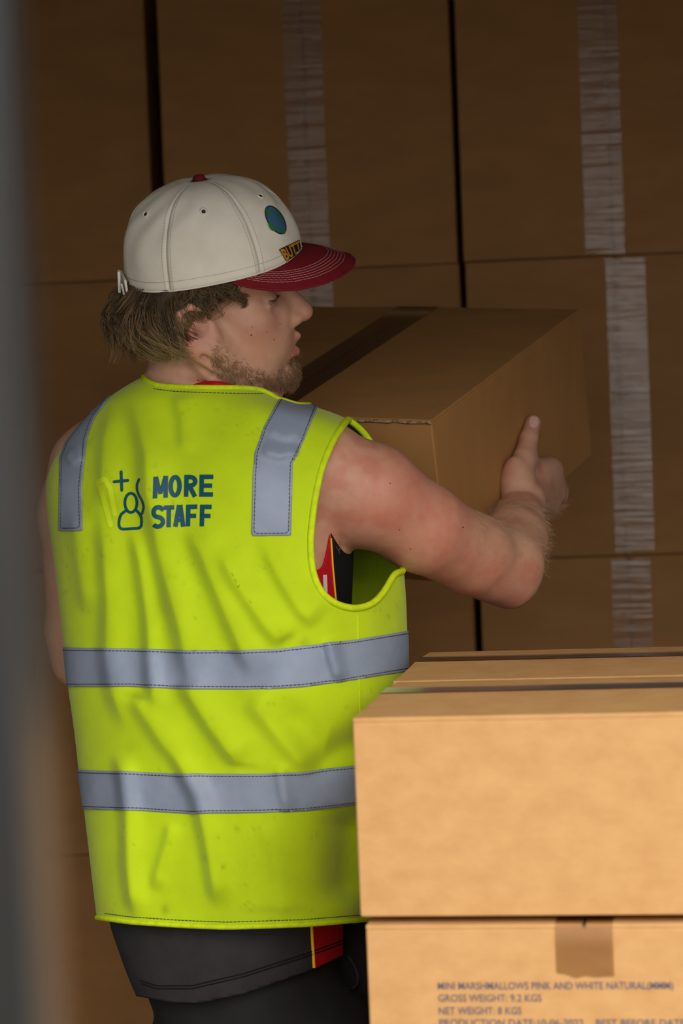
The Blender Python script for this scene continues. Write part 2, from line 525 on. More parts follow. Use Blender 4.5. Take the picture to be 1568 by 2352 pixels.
def surfnet(fn, lo, hi, h, safety=2.2, newton=2):
    lo = np.asarray(lo, float); hi = np.asarray(hi, float)
    B = 8
    nb = np.ceil((hi - lo) / (h * B)).astype(int)
    n = nb * B + 1
    ax = [lo[i] + h * np.arange(n[i]) for i in range(3)]
    cx = [lo[i] + h * B * (np.arange(nb[i]) + .5) for i in range(3)]
    G = np.stack(np.meshgrid(*cx, indexing='ij'), -1).reshape(-1, 3)
    cv = fn(G)
    act = np.abs(cv) < h * B * 0.87 * safety
    grid = np.empty(n, np.float32)
    sg = np.where(cv < 0, -1.0, 1.0).reshape(nb).astype(np.float32)
    big = np.repeat(np.repeat(np.repeat(sg, B, 0), B, 1), B, 2)
    grid[:-1, :-1, :-1] = big
    grid[-1] = 1; grid[:, -1] = 1; grid[:, :, -1] = 1
    ids = np.argwhere(act.reshape(nb))
    sb = ids // 3
    ids = ids[np.lexsort((ids[:, 2], ids[:, 1], ids[:, 0], sb[:, 2], sb[:, 1], sb[:, 0]))]
    off = np.stack(np.meshgrid(*[np.arange(B + 1)] * 3, indexing='ij'), -1).reshape(-1, 3)
    for s in range(0, len(ids), 16):
        I = (ids[s:s + 16, None, :] * B + off[None]).reshape(-1, 3)
        grid[I[:, 0], I[:, 1], I[:, 2]] = fn(lo + I * h).astype(np.float32)
    grid[0] = np.maximum(grid[0], 1e-4); grid[-1] = np.maximum(grid[-1], 1e-4)
    grid[:, 0] = np.maximum(grid[:, 0], 1e-4); grid[:, -1] = np.maximum(grid[:, -1], 1e-4)
    grid[:, :, 0] = np.maximum(grid[:, :, 0], 1e-4); grid[:, :, -1] = np.maximum(grid[:, :, -1], 1e-4)
    ins = grid < 0
    cs = np.zeros(n - 1, np.int8)
    for dx in (0, 1):
        for dy in (0, 1):
            for dz in (0, 1):
                cs += ins[dx:n[0] - 1 + dx, dy:n[1] - 1 + dy, dz:n[2] - 1 + dz]
    C = np.argwhere((cs > 0) & (cs < 8))
    vid = np.full(n - 1, -1, np.int32)
    vid[C[:, 0], C[:, 1], C[:, 2]] = np.arange(len(C))
    corner = [(a, b, c) for a in (0, 1) for b in (0, 1) for c in (0, 1)]
    val = {k: grid[C[:, 0] + k[0], C[:, 1] + k[1], C[:, 2] + k[2]] for k in corner}
    acc = np.zeros((len(C), 3)); cnt = np.zeros(len(C))
    for a in corner:
        for axn in range(3):
            if a[axn] == 0:
                b = list(a); b[axn] = 1; b = tuple(b)
                va, vb = val[a], val[b]
                m = (va < 0) != (vb < 0)
                t = np.where(m, va / np.where(m, va - vb, 1), 0)
                p = np.tile(np.array(a, float), (len(C), 1)); p[:, axn] = t
                acc += p * m[:, None]; cnt += m
    V = lo + h * (C + acc / cnt[:, None])
    quads = []
    for axn in range(3):
        u, v = (axn + 1) % 3, (axn + 2) % 3
        sl0 = [slice(1, -1)] * 3; sl1 = [slice(1, -1)] * 3
        sl0[axn] = slice(0, n[axn] - 1); sl1[axn] = slice(1, n[axn])
        A = ins[tuple(sl0)]; Bv = ins[tuple(sl1)]
        E = np.argwhere(A != Bv)
        fl = A[E[:, 0], E[:, 1], E[:, 2]]
        E = E + 1; E[:, axn] -= 1
        def cell(du, dv):
            q = E.copy(); q[:, u] += du; q[:, v] += dv
            return vid[q[:, 0], q[:, 1], q[:, 2]]
        Q = np.stack([cell(-1, -1), cell(0, -1), cell(0, 0), cell(-1, 0)], 1)
        Q[~fl] = Q[~fl][:, ::-1]
        quads.append(Q)
    Q = np.concatenate(quads)
    Q = Q[(Q >= 0).all(1)]
    sb = np.floor((V - lo) / (h * B * 3)).astype(int)
    od = np.lexsort((sb[:, 2], sb[:, 1], sb[:, 0])); V = V[od]
    iv = np.empty(len(od), int); iv[od] = np.arange(len(od)); Q = iv[Q]
    fn0 = fn
    fn = lambda X: np.concatenate([fn0(X[i:i + 3000]) for i in range(0, len(X), 3000)])
    for _ in range(newton):
        e = h * 0.3
        f0 = fn(V)
        g = np.stack([(fn(V + np.eye(3)[i] * e) - f0) / e for i in range(3)], 1)
        g2 = np.maximum(np.einsum('ij,ij->i', g, g), 1e-3)
        st = -f0[:, None] * g / g2[:, None]
        ln = np.linalg.norm(st, axis=1); st *= np.minimum(1, h * 0.6 / np.maximum(ln, 1e-9))[:, None]
        V = V + st
    return V, Q
def tris(Q):
    return np.concatenate([Q[:, [0, 1, 2]], Q[:, [0, 2, 3]]])
def vnorm(V, T):
    fnr = np.cross(V[T[:, 1]] - V[T[:, 0]], V[T[:, 2]] - V[T[:, 0]])
    N = np.zeros_like(V)
    for i in range(3):
        np.add.at(N, T[:, i], fnr)
    return N / np.maximum(np.linalg.norm(N, axis=1), 1e-12)[:, None]
def clip(V, T, g, attrs=()):
    """keep g > 0; returns V, T, attrs"""
    g = np.where(np.abs(g) < 1e-9, 1e-9, g)
    s = (g > 0)[T]; c = s.sum(1)
    keep = T[c == 3]
    mix = T[(c == 1) | (c == 2)]
    extra = []; ekey = {}; new = []
    n0 = len(V)
    def ev(i, j):
        k = (i, j) if i < j else (j, i)
        if k not in ekey:
            ekey[k] = n0 + len(extra)
            a, b = k
            extra.append((a, b, g[a] / (g[a] - g[b])))
        return ekey[k]
    for t in mix.tolist():
        pos = [i for i in range(3) if g[t[i]] > 0]
        if len(pos) == 1:
            i = pos[0]; a, b, c_ = t[i], t[(i + 1) % 3], t[(i + 2) % 3]
            new.append((a, ev(a, b), ev(a, c_)))
        else:
            i = [k for k in range(3) if k not in pos][0]
            a, b, c_ = t[i], t[(i + 1) % 3], t[(i + 2) % 3]
            p, q = ev(a, b), ev(a, c_)
            new.append((p, b, c_)); new.append((p, c_, q))
    if extra:
        ex_ = np.array([(a, b) for a, b, _ in extra]); t_ = np.array([t for _, _, t in extra])[:, None]
        lerp = lambda A: np.concatenate([A, A[ex_[:, 0]] * (1 - t_) + A[ex_[:, 1]] * t_])
        V2 = lerp(V); at = [lerp(A) for A in attrs]
    else:
        V2, at = V, list(attrs)
    T2 = np.concatenate([keep, np.array(new, int).reshape(-1, 3)])
    used = np.unique(T2); rm = np.full(len(V2), -1); rm[used] = np.arange(len(used))
    return V2[used], rm[T2], [A[used] for A in at]
def isolines(V, T, g):
    g = np.where(np.abs(g) < 1e-9, 1e-9, g)
    c = (g > 0)[T].sum(1)
    mix = T[(c == 1) | (c == 2)]
    pts = {}; adj = {}
    def ev(i, j):
        k = (i, j) if i < j else (j, i)
        if k not in pts:
            t = g[k[0]] / (g[k[0]] - g[k[1]])
            pts[k] = V[k[0]] * (1 - t) + V[k[1]] * t
        return k
    for t in mix.tolist():
        ks = [ev(t[i], t[(i + 1) % 3]) for i in range(3) if (g[t[i]] > 0) != (g[t[(i + 1) % 3]] > 0)]
        adj.setdefault(ks[0], []).append(ks[1]); adj.setdefault(ks[1], []).append(ks[0])
    lines = []; seen = set()
    starts = [k for k in adj if len(adj[k]) == 1] + list(adj)
    for s in starts:
        if s in seen: continue
        ln = [s]; seen.add(s); cur = s; closed = False
        while True:
            nx = [k for k in adj[cur] if k not in seen]
            if not nx:
                closed = len(ln) > 3 and s in adj[cur]
                break
            cur = nx[0]; seen.add(cur); ln.append(cur)
        P = np.array([pts[k] for k in ln])
        if closed: P = np.concatenate([P, P[:1]])
        if len(P) > 4: lines.append(P)
    return lines
def resample(P, step, smooth=0):
    P = np.asarray(P, float)
    seg = np.linalg.norm(np.diff(P, axis=0), axis=1); s = np.concatenate([[0], np.cumsum(seg)])
    keep = np.concatenate([[True], seg > 1e-7]); P = P[keep]; s = s[keep]
    n = max(2, int(s[-1] / step) + 1); t = np.linspace(0, s[-1], n)
    Q = np.stack([np.interp(t, s, P[:, i]) for i in range(3)], 1)
    closed = np.linalg.norm(P[0] - P[-1]) < 1e-6
    for _ in range(smooth):
        if closed:
            core = Q[:-1]; core = (np.roll(core, 1, 0) + core * 2 + np.roll(core, -1, 0)) / 4
            Q = np.concatenate([core, core[:1]])
        else:
            Q[1:-1] = (Q[:-2] + 2 * Q[1:-1] + Q[2:]) / 4
    return Q
def tube(P, r, sides=8):
    P = np.asarray(P, float); n = len(P)
    closed = np.linalg.norm(P[0] - P[-1]) < 1e-6
    if closed: P = P[:-1]; n -= 1
    T = (np.roll(P, -1, 0) - np.roll(P, 1, 0)) if closed else np.gradient(P, axis=0)
    T /= np.maximum(np.linalg.norm(T, axis=1), 1e-12)[:, None]
    u = np.cross(T[0], [0.31, 0.77, 0.55]); u /= np.linalg.norm(u)
    U = [u]
    for i in range(1, n):
        u = U[-1] - T[i] * (U[-1] @ T[i]); U.append(u / np.linalg.norm(u))
    U = np.array(U); W = np.cross(T, U)
    r = np.broadcast_to(np.asarray(r, float), (n,))
    a = np.arange(sides) * 2 * np.pi / sides
    V = P[:, None] + r[:, None, None] * (np.cos(a)[None, :, None] * U[:, None] + np.sin(a)[None, :, None] * W[:, None])
    Fc = []
    m = n if closed else n - 1
    for i in range(m):
        j = (i + 1) % n
        for k in range(sides):
            l = (k + 1) % sides
            Fc.append((i * sides + k, i * sides + l, j * sides + l, j * sides + k))
    return V.reshape(-1, 3), np.array(Fc)
def merge(parts):
    Vs, Fs, o = [], [], 0
    for V, Fc in parts:
        Vs.append(V); Fs.append(np.asarray(Fc) + o); o += len(V)
    return np.concatenate(Vs), np.concatenate(Fs)
def dashes(P, r, on=0.0035, off=0.0012, sides=5, step=.0012):
    P = resample(P, step)
    seg = np.linalg.norm(np.diff(P, axis=0), axis=1); s = np.concatenate([[0], np.cumsum(seg)])
    out = []; t = 0.0
    while t < s[-1]:
        tt = np.linspace(t, min(t + on, s[-1]), 4)
        Q = np.stack([np.interp(tt, s, P[:, i]) for i in range(3)], 1)
        if tt[-1] - tt[0] > .0008:
            out.append(tube(Q, r, sides))
        t += on + off
    return merge(out)
def strands(S, r0, r1, sides=3):
    """S: (n, m, 3) array of strands -> tapered tubes"""
    S = np.asarray(S, float); n, m, _ = S.shape
    T = np.gradient(S, axis=1); T /= np.maximum(np.linalg.norm(T, axis=2), 1e-12)[..., None]
    ref = np.array([0.36, 0.48, 0.80])
    U = np.cross(T, ref); U /= np.maximum(np.linalg.norm(U, axis=2), 1e-9)[..., None]
    W = np.cross(T, U)
    r = (r0 + (r1 - r0) * np.linspace(0, 1, m) ** 1.5)
    r = np.broadcast_to(r, (n, m)) if np.ndim(r0) == 0 else r
    a = np.arange(sides) * 2 * np.pi / sides
    V = S[:, :, None] + r[:, :, None, None] * (np.cos(a)[None, None, :, None] * U[:, :, None] + np.sin(a)[None, None, :, None] * W[:, :, None])
    i = np.arange(n)[:, None, None] * m * sides; j = np.arange(m - 1)[None, :, None] * sides
    k = np.arange(sides)[None, None, :]; l = (k + 1) % sides
    Fc = np.stack([i + j + k, i + j + l, i + j + sides + l, i + j + sides + k], -1).reshape(-1, 4)
    return V.reshape(-1, 3), Fc

# ------------------------------------------------------------------ the carton being carried (view metres first)
HB_D = np.array([.2224, .171, .42]); HB_L = np.linalg.norm(HB_D); hD = HB_D / HB_L
hW = np.array([1.0, -.05, -.509]); hW -= hD * (hW @ hD); hW = unit(hW)
hH = np.cross(hW, hD); hH = unit(hH)
if hH[1] > 0: hH = -hH
HB_W, HB_H = 0.50, 0.217
HFR = K(990, 965, 3.25)                     # its nearest top corner
def face(s, t, o=0.0):
    """on the right side: s away along the box, t down from the top edge, o out from it"""
    return HFR + hD * s + hH * t + hW * o
def onface(px, py, off=0.0):
    r = K(px, py, 1.0); p0 = HFR + hW * off
    return r * ((p0 @ hW) / (r @ hW))
cw = lambda v: c2w(v) - CAM
wW, wD, wH = cw(hW), cw(hD), cw(hH)
ctr = c2w(HFR - hW * HB_W / 2 + hD * HB_L / 2 + hH * HB_H)
HM = Matrix(((wW[0], wD[0], -wH[0], ctr[0]), (wW[1], wD[1], -wH[1], ctr[1]), (wW[2], wD[2], -wH[2], ctr[2]), (0, 0, 0, 1)))
print('held det', HM.determinant())
held = carton('carton', HM, HB_W, HB_L, HB_H, 'card_shaded', 'tape_brown', tw=.033, tdrop=.05,
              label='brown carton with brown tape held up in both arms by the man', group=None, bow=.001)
# torn, raw edge of the top board along the near side
pts = []
for i, u in enumerate(np.linspace(-HB_W / 2, HB_W / 2, 60)):
    pts.append((u, -HB_L / 2 - .0008 + random.uniform(-.0006, .0006), HB_H - .003 + random.uniform(-.0007, .0007)))
Vt, Ft = tube(np.array(pts), 0.0022, 6)
link('cut_edge', mesh('cut_edge', Vt, Ft), MT['card_edge'], held, keep_world=False)

# ------------------------------------------------------------------ the man
MT['skin'] = mat('skin', (0.92, 0.90, 0.90, 1), (1.0, 1.0, 1.0, 1), nscale=90, rough=0.48, attr='tint', bump=0.12, bscale=600,
                 sss=0.12, spec=0.4)
PI = math.pi
# head frame in view metres: x forward (face), y to his left (away from us), z up
ra_, pa_, ya_ = math.radians(20), math.radians(7), math.radians(4)
U0 = np.array([0, math.cos(ra_), -math.sin(ra_)]); L0 = np.array([0, math.sin(ra_), math.cos(ra_)]); F0 = np.array([1.0, 0, 0])
F1 = F0 * math.cos(ya_) + L0 * math.sin(ya_); L1 = L0 * math.cos(ya_) - F0 * math.sin(ya_)
HF_ = F1 * math.cos(pa_) + U0 * math.sin(pa_); HU_ = U0 * math.cos(pa_) - F1 * math.sin(pa_); HL_ = L1
HO = K(468, 700, 3.16)
class XF:
    def __init__(s): s.rot = np.stack([HF_, HL_, HU_], 1)
    def __call__(s, p): return HO + np.asarray(p, float) @ s.rot.T
    def inv(s, p): return (p - HO) @ s.rot
H = XF()
def rotz(a):
    c, s = math.cos(a), math.sin(a); return np.array([[c, -s, 0], [s, c, 0], [0, 0, 1.0]])
def roty(a):
    c, s = math.cos(a), math.sin(a); return np.array([[c, 0, s], [0, 1, 0], [-s, 0, c]])

# --- torso loft tables: pixel row, left edge, right edge, half depth
TYAW = math.radians(25)
class Loft:
    def __init__(self, rows, d0=3.2, n=2.35):
        R = np.array(rows, float)
        Y = (1176 - R[:, 0]) * d0 / F
        o = np.argsort(Y); Y = Y[o]; R = R[o]
        self.g = np.linspace(Y[0], Y[-1], 500)
        ker = np.exp(-.5 * (np.arange(-14, 15) / 5.0) ** 2); ker /= ker.sum()
        def sm(v):
            f = np.interp(self.g, Y, v); p = np.pad(f, 14, mode='reflect', reflect_type='odd')
            return np.convolve(p, ker, 'valid')
        xl = sm((R[:, 1] - 784) * d0 / F); xr = sm((R[:, 2] - 784) * d0 / F); self.B = sm(R[:, 3])
        self.dc = sm(R[:, 4]) if R.shape[1] > 4 else np.full(500, d0)
        self.xc = (xl + xr) / 2
        E = (xr - xl) / 2
        mm = n / (n - 1)
        self.A = np.maximum(E ** mm - (self.B * math.sin(TYAW)) ** mm, 1e-4) ** (1 / mm) / math.cos(TYAW)
        self.n = n; self.y0, self.y1 = Y[0], Y[-1]
    def local(self, P):
        y = P[:, 1]
        it = lambda v: np.interp(y, self.g, v)
        x = P[:, 0] - it(self.xc); d = P[:, 2] - it(self.dc)
        c, s = math.cos(TYAW), math.sin(TYAW)
        return x * c - d * s, x * s + d * c, it(self.A), it(self.B)
    def __call__(self, P):
        lx, ly, A, B = self.local(P)
        q = ((np.abs(lx) / A) ** self.n + (np.abs(ly) / B) ** self.n) ** (1 / self.n)
        f = (q - 1) * np.minimum(A, B)
        y = P[:, 1]
        return np.maximum(f, np.maximum(y - self.y1, self.y0 - y))
BODY_ROWS = [(885, 345, 560, .055), (920, 300, 640, .068), (960, 225, 750, .085), (1020, 175, 810, .10), (1100, 155, 815, .112),
             (1200, 160, 808, .120), (1300, 170, 806, .120), (1450, 190, 800, .118), (1600, 205, 795, .112), (1800, 222, 790, .112),
             (2000, 245, 786, .118), (2125, 268, 786, .125), (2220, 305, 790, .13), (2290, 336, 800, .13), (2330, 352, 806, .13)]
bodyloft = Loft([r if r[0] < 2100 else (r[0], r[1] + 14, r[2] - 8, r[3] - .008) for r in BODY_ROWS if r[0] < 2130])

def build_body_field():
    f = Field(); f.base = bodyloft
    # neck and shoulders
    f.cone(K(445, 800, 3.17), K(462, 960, 3.20), .056, .064, k=.03)
    f.cone(K(452, 930, 3.20), K(300, 1010, 3.26), .045, .05, k=.04)
    f.cone(K(470, 935, 3.18), K(710, 1060, 3.13), .042, .046, k=.04)
    # right arm
    f.cone(K(775, 1100, 3.13), K(850, 1135, 3.135), .050, .0585, k=.03)
    f.cone(K(850, 1135, 3.135), K(970, 1213, 3.17), .0585, .053, k=.015)
    f.cone(K(970, 1213, 3.17), K(1085, 1275, 3.24), .053, .049, k=.012)
    f.cone(K(1085, 1275, 3.24), K(1160, 1318, 3.285), .049, .040, k=.012)
    f.cone(K(1140, 1325, 3.26), K(1178, 1352, 3.28), .026, .019, k=.022)
    f.cone(K(1168, 1290, 3.29), K(1180, 1240, 3.36), .044, .042, k=.02)
    f.cone(K(1180, 1240, 3.36), K(1203, 1150, 3.47), .042, .026, k=.012)
    # right hand: thumb up the side of the carton, fingers hooked under its lower edge
    wr = onface(1203, 1148, .026)
    f.cone(K(1203, 1150, 3.47), wr, .026, .024, k=.012)
    th = [onface(1192, 1118, .022), onface(1203, 1052, .018), onface(1214, 1008, .014), onface(1224, 972, .0115)]
    f.cone(wr, th[0], .022, .019, k=.012)
    f.cone(th[0], th[1], .019, .0135, k=.012)
    f.cone(th[1], th[2], .0140, .0118, k=.006)
    f.cone(th[2], th[3], .0122, .0108, k=.005)
    f.ell(onface(1182, 1095, .016), (.017, .026, .015), k=.014)
    mcp = [onface(1262, 1080, .020), onface(1274, 1108, .021), onface(1274, 1137, .022), onface(1262, 1163, .022)]
    for m, r in zip(mcp, (.0135, .0135, .0125, .0115)):
        f.cone(wr, m, .020, r, k=.012)
    f.cone(onface(1216, 1068, .018), mcp[0], .012, .012, k=.022)                     # web of the thumb
    f.cone(K(1206, 1150, 3.45), onface(1212, 1062, .026), .004, .0035, k=.012)   # thumb tendon
    for i, (m, r) in enumerate(zip(mcp, (.0095, .0098, .0092, .0082))):
        q = m - HFR
        s, t = q @ hD, q @ hH
        p1 = face(s + .030, min(t + .022, .222), .016)
        p2 = face(s + .036, HB_H + .011, -.004)
        p3 = face(s + .034, HB_H + .0105, -.026)
        f.cone(m, p1, r + .0022, r, k=.007)
        f.cone(p1, p2, r, r - .0006, k=.004)
        f.cone(p2, p3, r - .0006, r - .0016, k=.004)
    # left arm, mostly behind the vest; its hand carries the carton from below
    f.cone(K(215, 1080, 3.29), K(192, 1180, 3.31), .056, .055, k=.04)
    f.cone(K(192, 1180, 3.31), K(186, 1450, 3.36), .055, .043, k=.015)
    f.cone(K(186, 1450, 3.36), K(190, 1515, 3.37), .043, .036, k=.015)
    LH = face(.14, HB_H + .030, -HB_W + .05)
    el = K(192, 1505, 3.375); lw = el + (LH - el) * .80
    f.cone(el, lw, .041, .027, k=.015)
    f.cone(lw, LH, .026, .022, k=.012)
    fd = unit(hD * .5 + hW * .85)
    for i in range(4):
        m = LH + hD * (.033 - .022 * i) + fd * .05
        m = m - hH * ((m - HFR) @ hH - (HB_H + .014))
        f.cone(LH, m, .020, .0125, k=.012)
        p1 = m + fd * .040; p2 = p1 + fd * .026; p3 = p2 + fd * .02
        f.cone(m, p1, .0098, .0092, k=.005); f.cone(p1, p2, .0092, .0086, k=.004); f.cone(p2, p3, .0086, .0078, k=.004)
    tb = face(.16, HB_H + .02, -HB_W - .012); tb2 = face(.18, HB_H - .025, -HB_W - .013)
    f.cone(LH, tb, .018, .013, k=.012); f.cone(tb, tb2, .0115, .0095, k=.005)
    # ---------------- head
    e = lambda c, r, k=.012, sub=False, rot=None: f.ell(c, r, k, sub, rot, H)
    c = lambda a, b, ra, rb, k=.01, sub=False: f.cone(a, b, ra, rb, k, sub, H)
    e((.004, 0, .052), (.086, .074, .080))
    e((.038, 0, .045), (.056, .064, .060), .02)
    e((.035, 0, -.025), (.058, .058, .080), .02)
    for s in (-1, 1):
        c((-.004, s * .054, -.030), (.010, s * .052, -.060), .017, .017, .02)
        c((.010, s * .052, -.060), (.078, s * .018, -.098), .018, .016, .022)
        e((.052, s * .046, -.016), (.028, .021, .022), .018)
        e((.045, s * .040, -.055), (.036, .022, .036), .02)
        c((.040, s * .058, .040), (.083, s * .026, .036), .016, .014, .015)     # brow
    e((.082, 0, -.097), (.019, .023, .019), .016)
    e((.078, 0, -.052), (.026, .030, .032), .016)
    c((.020, 0, -.085), (.070, 0, -.100), .030, .018, .02)
    # eye sockets, lids
    for s in (-1, 1):
        e((.096, s * .034, .006), (.017, .019, .013), .012, True)
        e((.0735, s * .033, .006), (.0146, .0155, .0140), .004)
        c((.083, s * .019, -.0005), (.077, s * .048, .0010), .0032, .0028, .005)      # lower lid
        c((.0885, s * .021, .0036), (.0800, s * .0465, .0042), .0028, .0022, .0015, True)     # slit
    # nose
    c((.078, 0, .018), (.094, 0, -.024), .014, .017, .014)
    for s in (-1, 1):
        e((.084, s * .017, -.020), (.016, .014, .022), .014)
        e((.070, s * .027, -.046), (.022, .018, .030), .02)
    c((.089, 0, .022), (.1165, 0, -.022), .0085, .0112, .012)
    e((.117, 0, -.0265), (.0122, .0115, .0105), .006)
    for s in (-1, 1):
        e((.103, s * .0125, -.030), (.0125, .0085, .0088), .006)
        e((.111, s * .0055, -.0415), (.0055, .0028, .0030), .003, True)
        c((.092, s * .0225, -.027), (.083, s * .031, -.048), .0012, .0010, .010, True)    # fold beside the mouth
    # mouth
    for s in (-1, 1):
        c((.1062, 0, -.0548), (.091, s * .0225, -.0680), .0038, .0024, .006)
        c((.1020, 0, -.0735), (.090, s * .0215, -.0725), .0048, .0028, .005)
    for s in (-1, 1):
        c((.112, 0, -.0640), (.0935, s * .0215, -.0702), .0046, .0020, .0015, True)
    c((.092, -.012, -.086), (.092, .012, -.086), .0030, .0030, .010, True)
    # ears
    for s in (-1, 1):
        rr = rotz(s * math.radians(-22)) @ roty(math.radians(-12))
        ez = -.006
        e((-.016, s * .077, -.001 + ez), (.0185, .0085, .0285), .006, False, rr)
        c((-.021, s * .0860, .013 + ez), (-.017, s * .0835, -.013 + ez), .0036, .0034, .004)
        ring = [(.006, .0775, .010), (.003, .0815, .025), (-.012, .0850, .033), (-.028, .0875, .026), (-.034, .0885, .006), (-.029, .0865, -.013),
                (-.016, .0815, -.027), (-.002, .0755, -.033), (.006, .072, -.024)]
        rads = [.003, .0036, .0040, .0044, .0044, .0044, .0056, .0066, .005]
        for i in range(len(ring) - 1):
            a, b = ring[i], ring[i + 1]
            c((a[0] * .9 - .004, s * a[1], a[2] * .88 + ez), (b[0] * .9 - .004, s * b[1], b[2] * .88 + ez), rads[i] * .95, rads[i + 1] * .95, .003)
        e((-.008, s * .0870, -.005 + ez), (.0095, .0080, .0105), .004, True)
        c((-.012, s * .087, .014 + ez), (-.022, s * .089, .008 + ez), .0036, .0036, .004, True)
        c((.006, s * .077, -.007 + ez), (.007, s * .077, .003 + ez), .0045, .004, .004)     # tragus
    # sinew and creases of the turned neck
    f.cone(K(478, 800, 3.105), K(560, 900, 3.15), .020, .017, k=.025)
    f.cone(K(405, 872, 3.12), K(520, 893, 3.115), .0022, .0022, k=.007, sub=True)
    f.cone(K(425, 828, 3.10), K(545, 892, 3.11), .0024, .0024, k=.008, sub=True)
    f.cone(K(468, 818, 3.09), K(565, 900, 3.11), .0030, .0030, k=.008, sub=True)
    return f
bodyF = build_body_field()
import time
_t = time.time()
lo = np.array([-.42, -.66, 2.90]); hi = np.array([.32, .42, 3.80])
BV, BQ = surfnet(bodyF, lo, hi, .0025)
print('body', len(BV), time.time() - _t)
BT = tris(BQ)
BN = vnorm(BV, BT)
def orient(V, T, fn):
    n = vnorm(V, T); e = .002
    g = fn(V + n * e) - fn(V - n * e)
    return T if np.median(g) > 0 else T[:, ::-1]
BQ = BQ if np.median(bodyF(BV + BN * .002) - bodyF(BV - BN * .002)) > 0 else BQ[:, ::-1]
# normals that point outward in view metres
BN = vnorm(BV, tris(BQ))
def to_world_mesh(name, V, Fc):
    # the view frame is mirrored with respect to the world, so faces are reversed
    return mesh(name, c2w(V), np.asarray(Fc)[:, ::-1])

def vnoise(P, scale, seed=0):
    """cheap smooth value noise"""
    q = P * scale + seed * 17.3
    i = np.floor(q).astype(int); t = q - i; t = t * t * (3 - 2 * t)
    def h(a):
        n = (a[:, 0] * 374761393 + a[:, 1] * 668265263 + a[:, 2] * 2147483647 + seed * 1013) & 0x7fffffff
        n = (n ^ (n >> 13)) * 1274126177 & 0x7fffffff
        return ((n ^ (n >> 16)) & 0xffff) / 65535.0
    r = 0
    for dx in (0, 1):
        for dy in (0, 1):
            for dz in (0, 1):
                wgt = (t[:, 0] if dx else 1 - t[:, 0]) * (t[:, 1] if dy else 1 - t[:, 1]) * (t[:, 2] if dz else 1 - t[:, 2])
                r = r + wgt * h(i + np.array([dx, dy, dz]))
    return r
def skin_tint(V):
    base = np.tile(np.array([.56, .315, .215]), (len(V), 1))
    red = np.array([.50, .175, .120]); pale = np.array([.62, .39, .27])
    px, py = pxy(V); hl = H.inv(V)
    def mixc(c, wgt):
        nonlocal base
        wgt = np.clip(wgt, 0, 1)[:, None]; base = base * (1 - wgt) + np.asarray(c) * wgt
    n1 = vnoise(V, 45, 1) * .6 + vnoise(V, 110, 2) * .4
    arm = (px > 700) & (py > 940)
    mixc(red, np.where(arm, sstep(.48, .75, n1) * .55, sstep(.55, .85, n1) * .15))
    for cx, cy, r, wt in [(1000, 1130, 90, .5), (900, 1110, 80, .55), (1010, 1250, 70, .45), (1060, 1330, 60, .5), (1170, 1350, 55, .55), (860, 1180, 60, .35)]:
        mixc(red, np.exp(-((px - cx) ** 2 + (py - cy) ** 2) / (2 * r * r)) * wt * np.where(arm, .5 + n1 * .8, 0))
    g = lambda c, r: np.exp(-np.sum(((hl - np.array(c)) / np.array(r)) ** 2, 1))
    head = sstep(-.16, -.13, hl[:, 2])
    mixc(red, (g((.060, -.05, -.030), (.028, .03, .024)) * .55 + g((.120, 0, -.024), (.02, .02, .014)) * .55) * head)
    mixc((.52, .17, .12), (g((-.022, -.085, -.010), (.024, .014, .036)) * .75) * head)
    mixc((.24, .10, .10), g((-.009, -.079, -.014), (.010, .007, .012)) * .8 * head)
    mixc((.44, .125, .115), (g((.107, -.006, -.0580), (.014, .02, .0052)) * .75 + g((.103, -.006, -.0715), (.014, .02, .0062)) * .95) * head)
    mixc((.33, .17, .15), g((.086, -.036, .0), (.014, .016, .007)) * .6 * head)
    zu_ = np.interp(hl[:, 0], [-.01, .008, .02, .035, .055, .072, .085, .11], [-.022, -.032, -.044, -.060, -.078, -.090, -.084, -.082])
    mixc((.27, .135, .075), sstep(-.004, .018, zu_ - hl[:, 2]) * sstep(-.004, .016, hl[:, 0]) * sstep(900, 885, py) * (hl[:, 0] < .13) * .38)
    # red thumb joints
    th = onface(1222, 990, .012)
    mixc((.42, .13, .10), np.exp(-np.sum((V - th) ** 2, 1) / (2 * .010 ** 2)) * .7)
    th = onface(1208, 1040, .015)
    mixc((.5, .2, .14), np.exp(-np.sum((V - th) ** 2, 1) / (2 * .012 ** 2)) * .5)
    return base
man = empty('person', c2w(K(560, 2400, 3.2)) * np.array([1, 1, 0]))
tag(man, 'man in a yellow high-visibility vest and pale cap lifting a carton', 'person')
me = to_world_mesh('body', BV, BQ)
set_col(me, 'tint', skin_tint(BV))
link('body', me, MT['skin'], man, smooth=True)
bodyBVH = BVHTree.FromPolygons([tuple(v) for v in BV], BT.tolist())
def ray_body(px, py):
    d = K(px, py, 1.0)
    loc, nr, idx, ds = bodyBVH.ray_cast(Vector((0, 0, 0)), Vector(d).normalized())
    return (None, None) if loc is None else (np.array(loc), np.array(nr))

